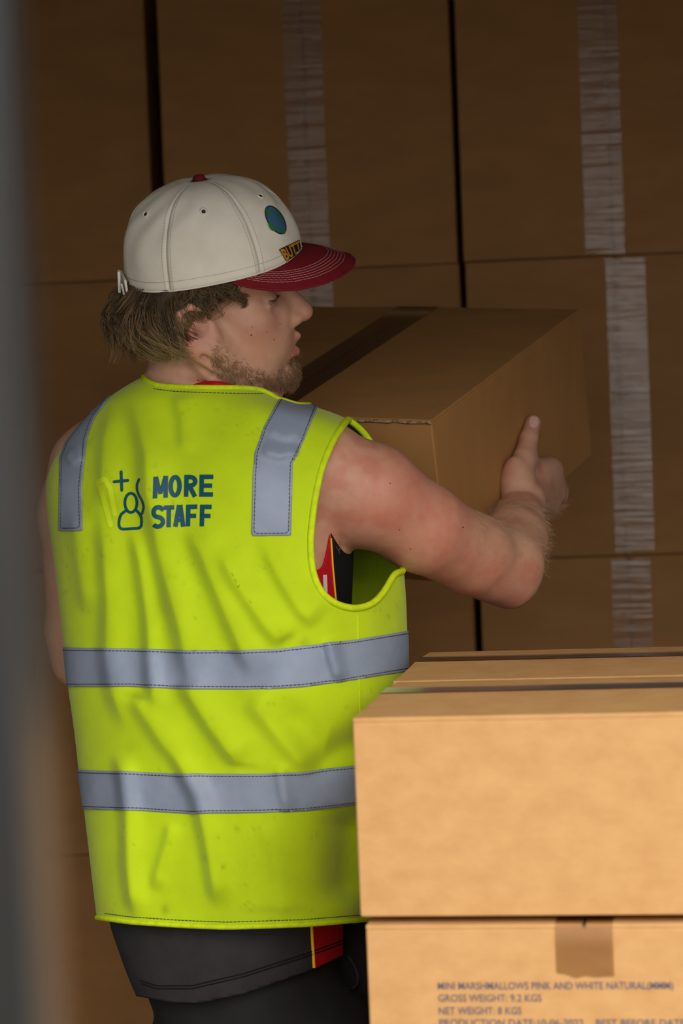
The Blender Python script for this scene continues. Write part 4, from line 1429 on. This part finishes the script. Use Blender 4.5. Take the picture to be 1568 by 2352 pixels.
try:
    V2, F2 = stroke([(746, 1320), (747, 1345), (748, 1372)], 9, caps=False)
    decal('white_trim', V2, F2, MT['white'], jersey, JB)
except Exception as ex_err:
    print('trim', ex_err)

# ---- trousers and shoes
tl_rows = [(2130, 300, 770, .110), (2220, 322, 778, .115), (2290, 345, 800, .122), (2352, 372, 850, .132), (2450, 385, 862, .132), (2500, 390, 862, .13)]
tlo = Loft(tl_rows)
tf = Field(); tf.base = tlo
def wpt(x, y, z): return w2c(np.array([x, y, z]))
hipL = K(500, 2440, 3.22); hipR = K(735, 2440, 3.17)
def leg(hip, kx, ky, fx, fy):
    kn = wpt(kx, ky, .44); an = wpt(fx, fy, .10)
    tf.cone(hip, kn, .092, .068, k=.03); tf.cone(kn, an, .068, .055, k=.02)
    return an
hl_w, hr_w = c2w(hipL), c2w(hipR)
leg(hipL, hl_w[0] - .02, hl_w[1] + .06, hl_w[0] - .03, hl_w[1] + .02)
leg(hipR, hr_w[0] + .00, hr_w[1] + .07, hr_w[0] + .01, hr_w[1] + .02)
tf.cone(K(800, 2160, 3.27), K(800, 2420, 3.24), .045, .065, k=.03)
TVv, TQ = surfnet(tf, (-.36, -1.50, 2.94), (.14, -.50, 3.46), .008, safety=2.6)
TQ = TQ if np.median(tf(TVv + vnorm(TVv, tris(TQ)) * .002) - tf(TVv)) > 0 else TQ[:, ::-1]
tro = link('trousers', to_world_mesh('trousers', TVv, TQ), MT['black'], man, smooth=True)
tro['label'] = 'black trousers'
TB = BVHTree.FromPolygons([tuple(v) for v in TVv], tris(TQ).tolist())
out = []
for x, y in [(800, 2195), (812, 2215), (822, 2240), (820, 2262), (806, 2275)]:
    loc, nr, ix, ds = TB.ray_cast(Vector((0, 0, 0)), Vector(K(x, y, 1.0)).normalized())
    if loc is not None: out.append(np.array(loc) * (1 - .001 / ds))
if len(out) > 2:
    V, Fc = tube(resample(np.array(out), .003, 2), .0022, 6); link('pocket_edge', to_world_mesh('pocket_edge', V, Fc), MT['jersey'], tro, smooth=True)
for h_, sx in ((hl_w, -.03), (hr_w, .01)):
    sf = Field()
    bx_, by_ = h_[0] + sx, h_[1] + .02
    sf.cone(wpt(bx_, by_ - .03, .05), wpt(bx_ + .03, by_ + .16, .036), .045, .036, k=.02)
    sf.cone(wpt(bx_, by_, .09), wpt(bx_, by_, .13), .046, .048, k=.02)
    fl = lambda P, sf=sf: np.maximum(sf(P), -(c2w(P)[:, 2] - .004))
    c0 = wpt(bx_, by_ + .06, .08)
    SV, SQ = surfnet(fl, c0 - .20, c0 + .20, .006)
    SQ = SQ if np.median(fl(SV + vnorm(SV, tris(SQ)) * .002) - fl(SV)) > 0 else SQ[:, ::-1]
    link('shoe', to_world_mesh('shoe', SV, SQ), MT['rubber'], man, smooth=True)

# ------------------------------------------------------------------ cap
MT['cap'] = mat('cream_cap_cotton', srgb(222, 216, 203), srgb(230, 225, 214), nscale=24, rough=0.85, bump=0.12, bscale=900, spec=0.2)
MT['brim'] = mat('maroon_cap_cotton', srgb(112, 20, 30), srgb(122, 24, 35), nscale=40, rough=0.8, bump=0.12, bscale=900, spec=0.2)
MT['pinkthread'] = mat('pale_pink_thread', srgb(196, 140, 140), rough=0.8)
MT['creamthread'] = mat('cream_thread', srgb(176, 166, 150), rough=0.8)
MT['buckle'] = mat('brushed_metal_buckle', srgb(190, 188, 182), rough=0.35, metal=0.8)
cap = empty('cap', c2w(HO)); cap.parent = man; cap.matrix_parent_inverse = man.matrix_world.inverted()
cap['label'] = 'cream baseball cap with a maroon brim'
CA, CB_, CX = .1075, .0875, .0185
rimz = lambda x: .0455 + .065 * x
APX = np.array([.016, 0, .1535])
def crown(al, t):
    al = np.asarray(al, float); t = np.asarray(t, float)
    rho = np.cos(t) ** .72; hh = np.sin(t) ** .92
    x0 = CA * np.cos(al); y0 = CB_ * np.sin(al)
    cx = CX + (APX[0] - CX) * hh
    X = cx + x0 * rho; Y = y0 * rho
    rz_ = rimz(CX + x0)
    Z = rz_ + (APX[2] - rz_) * hh
    return np.stack([X, Y, Z], -1)
def crown_d(al, t):
    P = crown(al, t); e = 1e-3
    n = np.cross(crown(al + e, t) - P, crown(al, np.minimum(t + e, 1.569)) - P)
    n /= np.maximum(np.linalg.norm(n, axis=-1), 1e-12)[..., None]
    n = np.where((np.sum(n * (P - np.array([CX, 0, .07])), -1) < 0)[..., None], -n, n)
    sx = (al / (PI / 3) - np.round(al / (PI / 3))) * (PI / 3)
    low = np.cos(t)
    d = -.0005 * np.exp(-(sx / .035) ** 2) * low + .0003 * (np.exp(-((np.abs(sx) - .055) / .03) ** 2)) * low
    d += .0016 * np.sin(al * 5 + 2 * t) * np.sin(t * 5 + 1) * low + .0011 * np.sin(al * 13 + 3 * np.sin(t * 4)) * low * np.sin(2 * t)
    # dents running from the button to the front
    d += -.0028 * np.exp(-((al + .62 - .35 * (t - .8)) / .09) ** 2) * np.sin(2 * t) + .002 * np.exp(-((al + .86 - .3 * (t - .8)) / .10) ** 2) * np.sin(2 * t)
    d += -.0020 * np.exp(-((al + 1.9) / .12) ** 2) * sstep(.3, .7, t) * sstep(1.3, .8, t)
    return P + n * d[..., None]
cap_parts = []
NA, NT = 22, 40
for k in range(6):
    al = np.linspace(k * PI / 3, (k + 1) * PI / 3, NA) ; tt = np.linspace(0, 1.53, NT) ** 1.0
    A2, T2 = np.meshgrid(al, tt, indexing='ij')
    P = H(crown_d(A2.ravel(), T2.ravel()))
    i, j = np.meshgrid(np.arange(NA - 1), np.arange(NT - 1), indexing='ij')
    q = (i * NT + j).ravel(); Fc = np.stack([q, q + NT, q + NT + 1, q + 1], 1)
    n = vnorm(P, tris(Fc)); c0 = H(np.array([CX, 0, .06]))
    if np.median(np.sum(n * (P - c0), 1)) < 0: Fc = Fc[:, ::-1]
    o = link('crown_panel', to_world_mesh('crown_panel', P, Fc), MT['cap'], cap, smooth=True)
    s = o.modifiers.new('cloth_thickness', 'SOLIDIFY'); s.thickness = .0014; s.offset = -1
    cap_parts.append((P, Fc))
PV, PF = merge(cap_parts)
CAPB = BVHTree.FromPolygons([tuple(v) for v in PV], tris(PF).tolist())
def lift(P, dz): c0 = H(np.array([CX, 0, .05])); v = P - c0; return P + v / np.linalg.norm(v, axis=-1)[..., None] * dz
for k in range(6):
    for dd in (-.05, .05):
        tt = np.linspace(0.0, 1.40, 60); dl = dd * (1 + .35 * tt)
        V, Fc = dashes(lift(H(crown_d(np.full(60, k * PI / 3) + dl, tt)), .0002), .00032, .0028, .001, 4)
        o = link('seam_stitching', to_world_mesh('seam_stitching', V, Fc), MT['creamthread'], cap); o['kind'] = 'stuff'
al = np.linspace(0, 2 * PI, 220)
V, Fc = dashes(lift(H(crown_d(al, np.full(220, .085))), .0003), .0003, .0028, .001, 4)
link('rim_stitching', to_world_mesh('rim_stitching', V, Fc), MT['creamthread'], cap)['kind'] = 'stuff'
V, Fc = tube(np.concatenate([H(crown_d(al, np.full(220, .0)))[:-1], H(crown_d(al[:1], np.zeros(1)))]), .0011, 6)
link('rim_edge', to_world_mesh('rim_edge', V, Fc), MT['cap'], cap, smooth=True)
for k in range(6):
    a0 = (k + .5) * PI / 3; t0 = .86
    P0 = crown_d(np.array([a0]), np.array([t0]))[0]
    e1_ = unit(crown_d(np.array([a0 + .01]), np.array([t0]))[0] - P0); e2_ = unit(crown_d(np.array([a0]), np.array([t0 + .01]))[0] - P0)
    aa = np.linspace(0, 2 * PI, 17)
    ring = H(P0 + .0036 * (np.cos(aa)[:, None] * e1_ + np.sin(aa)[:, None] * e2_)); ring[-1] = ring[0]
    V, Fc = tube(lift(ring, .0006), .0012, 6)
    ey_ = link('eyelet', to_world_mesh('eyelet', V, Fc), MT['cap'], cap, smooth=True)
    ring = H(P0 + .0014 * (np.cos(aa)[:, None] * e1_ + np.sin(aa)[:, None] * e2_)); ring[-1] = ring[0]
    V, Fc = tube(lift(ring, .0002), .0009, 6)
    link('eyelet_hole', to_world_mesh('eyelet_hole', V, Fc), MT['jblack'], cap, smooth=True)
# button
bf = Field(); bf.ell(H(APX + np.array([0, 0, .0015])), (.0078, .0078, .0045), rot=H.rot)
V, Q = surfnet(bf, H(APX) - .014, H(APX) + .014, .0012)
Q = Q if np.median(bf(V + vnorm(V, tris(Q)) * .002) - bf(V)) > 0 else Q[:, ::-1]
link('button', to_world_mesh('button', V, Q), MT['brim'], cap, smooth=True)
# brim
oh = np.array([(.040, -.0855, .0465), (.060, -.0915, .0395), (.085, -.0945, .0335), (.115, -.092, .030), (.145, -.080, .0295), (.168, -.058, .030), (.183, -.030, .031), (.188, 0, .0315)])
outer = np.concatenate([oh, (oh * np.array([1, -1, 1]))[-2::-1]])
outer = resample(outer, .003, 6)
NB = 70
ot = np.linspace(0, 1, NB); so_ = np.linspace(0, 1, len(outer))
outer = np.stack([np.interp(ot, so_, outer[:, i]) for i in range(3)], 1)
ia = np.linspace(-math.radians(80), math.radians(80), NB)
inner = crown(ia, np.full(NB, .02)); inner[:, :2] = (inner[:, :2] - np.array([CX, 0])) * .975 + np.array([CX, 0]); inner[:, 2] -= .0015
def brim_pt(i, v):
    p = inner[i] * (1 - v)[..., None] + outer[i] * v[..., None]
    y = p[..., 1] / .09
    return p + np.array([0, 0, .006]) * (np.sin(PI * v) * .6)[..., None] * (1 - y ** 2)[..., None]
NVb = 16
G = np.stack([brim_pt(np.arange(NB), np.full(NB, v)) for v in np.linspace(0, 1, NVb)], 1)
P = H(G.reshape(-1, 3))
i, j = np.meshgrid(np.arange(NB - 1), np.arange(NVb - 1), indexing='ij'); q = (i * NVb + j).ravel()
Fc = np.stack([q, q + NVb, q + NVb + 1, q + 1], 1)
n = vnorm(P, tris(Fc))
if np.median(n @ HU_) < 0: Fc = Fc[:, ::-1]
o = link('brim', to_world_mesh('brim', P, Fc), MT['brim'], cap, smooth=True)
o['label'] = 'stiff maroon brim with rows of pale stitching'
s = o.modifiers.new('board_thickness', 'SOLIDIFY'); s.thickness = .0032; s.offset = -1
brim_o = o
V, Fc = tube(H(outer - np.array([0, 0, .0015])), .0019, 8); link('brim_edge', to_world_mesh('brim_edge', V, Fc), MT['brim'], cap, smooth=True)
wid = np.linalg.norm(outer - inner, axis=1)
for dlt in (.0115, .0155, .0195, .0235, .0275, .0315):
    ok = wid > dlt + .004
    idx = np.where(ok)[0]
    pts = H(brim_pt(idx, 1 - dlt / wid[idx]) + np.array([0, 0, .0004]))
    V, Fc = dashes(resample(pts, .002, 3), .00042, .0046, .0010, 4)
    link('brim_stitching', to_world_mesh('brim_stitching', V, Fc), MT['pinkthread'], cap)['kind'] = 'stuff'
# strap and buckle at the back
def hbox(name, c, size, m, rot=None, bev=.0008):
    bm = bmesh.new(); add_box(bm, [-s_ / 2 for s_ in size], [s_ / 2 for s_ in size], bev)
    me = bpy.data.meshes.new(name); bm.to_mesh(me); bm.free()
    V = np.array([v.co[:] for v in me.vertices])
    if rot is not None: V = V @ np.asarray(rot).T
    W = c2w(H(V + np.array(c)))
    me.vertices.foreach_set('co', W.astype(np.float32).ravel()); me.flip_normals(); me.update()
    return link(name, me, m, cap)
bz = rimz(-.088)
hbox('strap', (-.0905, -.010, bz + .004), (.003, .05, .018), MT['cap'], rotz(.12))
hbox('strap_end', (-.0955, -.022, bz + .009), (.0035, .010, .026), MT['cap'], roty(.12))
hbox('buckle', (-.0915, -.036, bz - .002), (.0028, .006, .024), MT['buckle'], roty(-.10))
# embroidery on the front panel
MT['gold'] = mat('gold_embroidery', srgb(206, 140, 16), rough=0.7)
MT['blackthread'] = mat('black_embroidery', srgb(18, 20, 22), rough=0.8)
MT['globe'] = mat('blue_embroidery', srgb(52, 92, 122), rough=0.75)
MT['green'] = mat('green_embroidery', srgb(28, 110, 66), rough=0.75)
def ell_px(cx, cy, a, b, ang, n=32):
    t = np.linspace(0, 2 * PI, n, endpoint=False); c_, s_ = math.cos(ang), math.sin(ang)
    return np.c_[cx + a * np.cos(t) * c_ - b * np.sin(t) * s_, cy + a * np.cos(t) * s_ + b * np.sin(t) * c_]
def fill(p): return p, [tuple(range(len(p)))]
ga = math.radians(59)
decal('emblem_outline', *fill(ell_px(633, 505, 37, 19, ga)), MT['blackthread'], cap, CAPB, off=.0015, step=4)
decal('emblem', *fill(ell_px(633, 505, 34, 16.5, ga)), MT['globe'], cap, CAPB, off=.0024, step=4, label='plain blue and green round emblem')
for cx, cy, a, b in [(616, 487, 9, 5), (624, 520, 12, 5.5), (650, 531, 7, 5), (640, 492, 10, 3)]:
    decal('emblem_patch', *fill(ell_px(cx, cy, a, b, ga, 16)), MT['green'], cap, CAPB, off=.0032, step=4)
def bil(u, v, q):
    tl, tr, bl, br = [np.array(p, float) for p in q]
    return tuple((tl * (1 - u) + tr * u) * (1 - v) + (bl * (1 - u) + br * u) * v)
quad = ((643, 574), (688, 552), (658, 599), (692, 575))
decal('lettering_backing', *fill(np.array([bil(-.03, -.07, quad), bil(1.0, -.07, quad), bil(1.0, 1.07, quad), bil(-.03, 1.07, quad)])), MT['blackthread'], cap, CAPB, off=.0018, step=4, single=True)
for i, ch in enumerate('BUTT'):
    u0, u1 = i * .25 + .0, i * .25 + .235
    sub = lambda e: tuple(bil(u, v, quad) for v in (-e, 1 + e) for u in (u0 - e * .35, u1 + e * .35))
    V2, F2 = text_px(ch, sub(0.0), .03); decal('cap_letter', V2, F2, MT['gold'], cap, CAPB, off=.0034, step=4, label='gold letter ' + ch, single=True)

# ------------------------------------------------------------------ eye
MT['eye'] = mat('eyeball', srgb(150, 140, 132), rough=0.2)
MT['iris'] = mat('grey_iris', srgb(44, 48, 48), rough=0.2)
for s_ in (-1, 1):
    ef = Field(); c0 = np.array([.0732, s_ * .033, .006]); ef.ell(H(c0), (.0132, .0132, .0132))
    V, Q = surfnet(ef, H(c0) - .018, H(c0) + .018, .0016)
    Q = Q if np.median(ef(V + vnorm(V, tris(Q)) * .002) - ef(V)) > 0 else Q[:, ::-1]
    eb = link('eye', to_world_mesh('eye', V, Q), MT['eye'], man, smooth=True)
    ef = Field(); c1 = c0 + np.array([.0082, -s_ * .003, -.003]); ef.ell(H(c1), (.0052, .0058, .0058), rot=H.rot)
    V, Q = surfnet(ef, H(c1) - .01, H(c1) + .01, .001)
    Q = Q if np.median(ef(V + vnorm(V, tris(Q)) * .002) - ef(V)) > 0 else Q[:, ::-1]
    link('iris', to_world_mesh('iris', V, Q), MT['iris'], eb, smooth=True)

# ------------------------------------------------------------------ hair
MT['hair'] = mat('brown_blond_hair', (1, 1, 1, 1), attr='tint', rough=0.42, spec=0.5)
MT['hairbase'] = mat('dark_hair_roots', (0.030, 0.017, 0.009, 1), (0.05, 0.028, 0.014, 1), nscale=60, rough=0.7, bump=0.8, bscale=160, bstretch=(1, 1, .15))
hf = Field()
hx = lambda a, b, ra, rb, k=.02: hf.cone(a, b, ra, rb, k, xf=H)
hf.ell((-.036, 0, .018), (.058, .070, .046), k=.02, xf=H)
hx((-.052, -.040, .005), (-.054, -.036, -.036), .030, .018); hx((-.058, .020, .005), (-.058, .015, -.038), .030, .020)
hx((-.040, -.058, .022), (-.046, -.052, -.030), .018, .012); hx((-.060, .055, .02), (-.055, .05, -.04), .025, .02)
hx((-.035, -.068, .040), (.036, -.064, .044), .006, .006)
V, Q = surfnet(hf, H((-.03, 0, 0)) - .15, H((-.03, 0, 0)) + .15, .004)
Q = Q if np.median(hf(V + vnorm(V, tris(Q)) * .002) - hf(V)) > 0 else Q[:, ::-1]
hairo = link('hair', to_world_mesh('hair', V, Q), MT['hairbase'], man, smooth=True)
hairo['label'] = 'wavy brown hair with blond ends'
def lock(phi, ln, bulge, sweep, curl, nst, spread, flip=0.0, r0=.00042, m=14, zoff=0.0):
    """strands of one lock in head space; sweep = drift along the head (forward +), flip = outward kick at the tip"""
    t = np.linspace(0, 1, m)
    ph = phi + rng.normal(0, spread, nst)
    L = ln * rng.uniform(.72, 1.08, nst)
    rx, ry = .094, .0785
    root = np.stack([.012 + rx * np.cos(ph), ry * np.sin(ph), rimz(.012 + rx * np.cos(ph)) + .001 + zoff + rng.normal(0, .003, nst)], 1)
    out = np.stack([np.cos(ph) / rx, np.sin(ph) / ry, 0 * ph], 1); out /= np.linalg.norm(out, axis=1)[:, None]
    tang = np.stack([out[:, 1], -out[:, 0], 0 * ph], 1)
    tang *= np.sign(tang[:, :1] + 1e-9)                     # towards the face
    ph0 = rng.uniform(0, 2 * PI); fq = rng.uniform(.8, 1.5)
    b = bulge * rng.uniform(.5, 1.25, nst)
    S = root[:, None] + np.array([0, 0, -1.0]) * (L[:, None] * (t - .12 * t ** 3))[..., None]
    S = S + out[:, None] * (b[:, None] * np.sin(np.minimum(t * 2.4, PI * .62)) + flip * t ** 3 - .012 * t ** 2)[..., None]
    wv = curl * 1.5 * t ** 1.1 * np.sin(ph0 + fq * 2 * PI * t) ; wv2 = curl * 1.5 * t ** 1.1 * np.cos(ph0 + fq * 2 * PI * t)
    S = S + tang[:, None] * (sweep * t ** 2 + wv)[None, :, None] + out[:, None] * (wv2 * .5)[None, :, None]
    cen = S.mean(0, keepdims=True)
    S = cen + (S - cen) * (1 - .62 * t ** 1.4)[None, :, None]
    S = S + rng.normal(0, .0006, (nst, 1, 3)) + np.cumsum(rng.normal(0, .00013, (nst, m, 3)), 1)
    return S
def hair_cols(n, m, sides, blond, lockc):
    dark = np.array([.028, .015, .007]); mid = np.array([.150, .085, .040]); bl = np.array([.46, .31, .13])
    c0 = np.clip(lockc + rng.normal(0, .14, n), 0, 1)[:, None]
    root = dark * (1 - c0) + mid * c0
    tip = root * (1 - blond[:, None]) + bl * blond[:, None]
    t = np.linspace(0, 1, m)[None, :, None] ** 1.1
    C = root[:, None] * (1 - t) + tip[:, None] * t
    return np.repeat(C.reshape(-1, 3), sides, 0)
def add_strands(name, S, parent, r0, r1, cols, label=None, hspace=True):
    V, Fc = strands(S, r0, r1)
    if hspace: V = H(V)
    me = to_world_mesh(name, V, Fc); set_col(me, 'tint', cols)
    o = link(name, me, MT['hair'], parent, smooth=True); o['kind'] = 'stuff'
    if label: o['label'] = label
    return o
SS = []; BL = []; LC = []
def put(S, bl, sd_=.12):
    SS.append(S); BL.append(np.clip(rng.normal(bl, sd_, len(S)), 0, 1)); LC.append(np.full(len(S), rng.uniform(0, 1) ** 1.2))
for i in range(190):                                       # back and behind the ear
    ph = -math.radians(rng.uniform(108, 215)); back = abs(math.degrees(ph) + 180) < 35
    put(lock(ph, rng.uniform(.055, .106), (rng.uniform(.016, .040) if back else rng.uniform(.010, .028)), rng.uniform(-.012, .022), rng.uniform(.003, .010), 26, .024,
             flip=rng.uniform(-.006, .016) * (1.5 if back else .6)), rng.uniform(0, .8) ** 1.4)
for i in range(34):                                        # blond ends, swept towards the neck
    put(lock(-math.radians(rng.uniform(114, 165)), rng.uniform(.092, .112), rng.uniform(.018, .036), rng.uniform(.010, .036), .008, 14, .022), .85)
for i in range(9):                                         # wisps flying out at the back
    put(lock(-math.radians(rng.uniform(155, 195)), rng.uniform(.04, .08), .034, -.004, .005, 6, .03, flip=rng.uniform(.014, .034)), .5)
for i in range(70):                                        # over the ear and temple
    put(lock(-math.radians(rng.uniform(70, 110)), rng.uniform(.014, .036), rng.uniform(.004, .011), rng.uniform(-.014, .012), rng.uniform(.003, .007), 14, .025), rng.uniform(.05, .5))
for i in range(16):                                        # over the top of the ear
    put(lock(-math.radians(rng.uniform(88, 108)), rng.uniform(.034, .052), rng.uniform(.012, .018), rng.uniform(-.016, .004), .006, 12, .02, zoff=-.006), rng.uniform(.1, .5))
for i in range(9):                                         # curls in front of the ear
    put(lock(-math.radians(rng.uniform(72, 84)), rng.uniform(.036, .052), .006, rng.uniform(.0, .016), .007, 9, .02), .15)
S = np.concatenate(SS); B_ = np.concatenate(BL)
add_strands('hair_strands', S, hairo, .00046, .00014, hair_cols(len(S), S.shape[1], 3, B_, np.concatenate(LC)), 'loose wavy strands, blond at the ends')
# beard: short curly hairs on jaw and chin
hlv = H.inv(BV)
x_, y_, z_ = hlv.T
zu = np.interp(x_, [-.01, .008, .02, .035, .055, .072, .085, .11], [-.012, -.022, -.038, -.056, -.074, -.088, -.082, -.080])
zl = np.interp(x_, [-.01, .01, .03, .07, .11], [-.050, -.072, -.100, -.122, -.125])
dens = sstep(-.012, .024, zu - z_) * sstep(-.006, .006, z_ - zl) * (x_ > -.004) * (y_ < .04) * sstep(-.006, .012, x_)
mous = np.exp(-((z_ + .049) / .006) ** 2) * (x_ > .085) * (y_ < .03) * .12
pxb, pyb = pxy(BV); dens = dens * (pyb < 897) * (x_ < .12)
dens = np.clip(dens, 0, 1) * (.40 + .60 * vnoise(BV, 150, 3)) * (.45 + .55 * sstep(.03, .09, x_))
pool = np.where(dens > .02)[0]
pk = rng.choice(pool, 5200, p=dens[pool] / dens[pool].sum())
def stubble(pk, ln, m, dirv, jit, curl):
    n = len(pk)
    root = hlv[pk] + rng.normal(0, .0010, (n, 3)); nr = BN[pk] @ H.rot
    d = nr * rng.uniform(.35, .8, n)[:, None] + np.asarray(dirv) + rng.normal(0, jit, (n, 3))
    d /= np.linalg.norm(d, axis=1)[:, None]
    L = ln * rng.uniform(.5, 1.2, n)[:, None]
    t = np.linspace(0, 1, m)
    side = np.cross(d, nr); side /= np.maximum(np.linalg.norm(side, axis=1), 1e-6)[:, None]
    cs = rng.normal(0, curl, n)
    return root[:, None] + d[:, None] * (L * t)[..., None] + side[:, None] * (cs[:, None] * t ** 2)[..., None] - nr[:, None] * (L * .28 * t ** 2)[..., None]
S = stubble(pk, .0080, 6, (.30, 0, -.75), .40, .0035)
c0 = rng.uniform(0, 1, len(S))[:, None]; cc = np.array([.13, .06, .028]) * (1 - c0) + np.array([.42, .25, .13]) * c0
add_strands('beard', S, man, .00018, .00009, np.repeat(cc, 6 * 3, 0), 'short ginger beard along the jaw')
# fair hair on the forearm and upper arm, tuft in the armpit
px, py = pxy(BV)
fa = ((px > 1090) & (py > 1150) & (py < 1330) & (BN[:, 2] < .35)) * (sstep(1330, 1240, py) + .1)
fa = fa * (px < 1300)
pool = np.where(fa > .05)[0]; pk = rng.choice(pool, 1100, p=fa[pool] / fa[pool].sum())
root = BV[pk]; nr = BN[pk]; n = len(pk)
d = nr * .14 + np.array([.75, -.35, -.10]) + rng.normal(0, .25, (n, 3)); d -= nr * np.minimum(0, np.sum(d * nr, 1) - .15)[:, None]; d /= np.linalg.norm(d, axis=1)[:, None]
t = np.linspace(0, 1, 6); L = rng.uniform(.007, .016, n)[:, None]
S = root[:, None] + d[:, None] * (L * t)[..., None] - nr[:, None] * (L * .25 * t ** 2)[..., None]
cc = np.tile(np.array([.62, .44, .27]), (n * 18, 1))
add_strands('arm_hair', S, man, .00011, .00007, cc, hspace=False)
a0 = K(768, 1210, 3.13); n = 170
root = a0 + rng.normal(0, 1, (n, 3)) * np.array([.010, .006, .012])
t = np.linspace(0, 1, 8); L = rng.uniform(.012, .028, n)[:, None]
d = np.array([.1, -1, -.15]) + rng.normal(0, .35, (n, 3)); d /= np.linalg.norm(d, axis=1)[:, None]
S = root[:, None] + d[:, None] * (L * t)[..., None] + (np.sin(t * 5)[None, :, None] * rng.normal(0, .004, (n, 1, 3)))
c0 = rng.uniform(0, 1, n)[:, None]; cc = np.array([.12, .07, .03]) * (1 - c0) + np.array([.40, .28, .14]) * c0
add_strands('armpit_hair', S, man, .00035, .00015, np.repeat(cc, 24, 0), hspace=False)
# eyelashes
n = 26; u = np.linspace(0, 1, n)
root = np.array([.0870, -.022, .0056]) * (1 - u)[:, None] + np.array([.0795, -.046, .0056]) * u[:, None]
d = np.array([.8, -.35, -.25]); d = d / np.linalg.norm(d); t = np.linspace(0, 1, 5)
S = root[:, None] + d * (.0075 * t)[None, :, None] + np.array([0, 0, .003]) * (t ** 2)[None, :, None] + rng.normal(0, .0004, (n, 1, 3))
add_strands('eyelashes', S, man, .00035, .0001, np.tile(np.array([.05, .028, .016]), (n * 15, 1)))
# thumb nail
MT['nail'] = mat('thumb_nail', srgb(214, 170, 160), rough=0.3)
V2, F2 = fill(ell_px(1226, 969, 11, 14, math.radians(8), 20))
try: decal('thumb_nail', V2, F2, MT['nail'], man, bodyBVH, off=.0007, step=5)
except Exception as er: print('nail', er)
# moles
MT['mole'] = mat('mole', srgb(124, 70, 56), rough=0.6)
for i, (x, y, r) in enumerate([(577, 770, 2.6), (579, 751, 1.6), (629, 780, 1.8), (612, 762, 1.5), (643, 744, 1.6), (896, 1110, 2.2), (917, 1217, 2), (942, 1261, 2), (1063, 1211, 2.4), (455, 874, 2)]):
    try: decal('mole', *fill(ell_px(x, y, r, r * .9, 0, 8)), MT['mole'], man, bodyBVH, off=.0003, step=9)
    except Exception as er: print('mole', er)
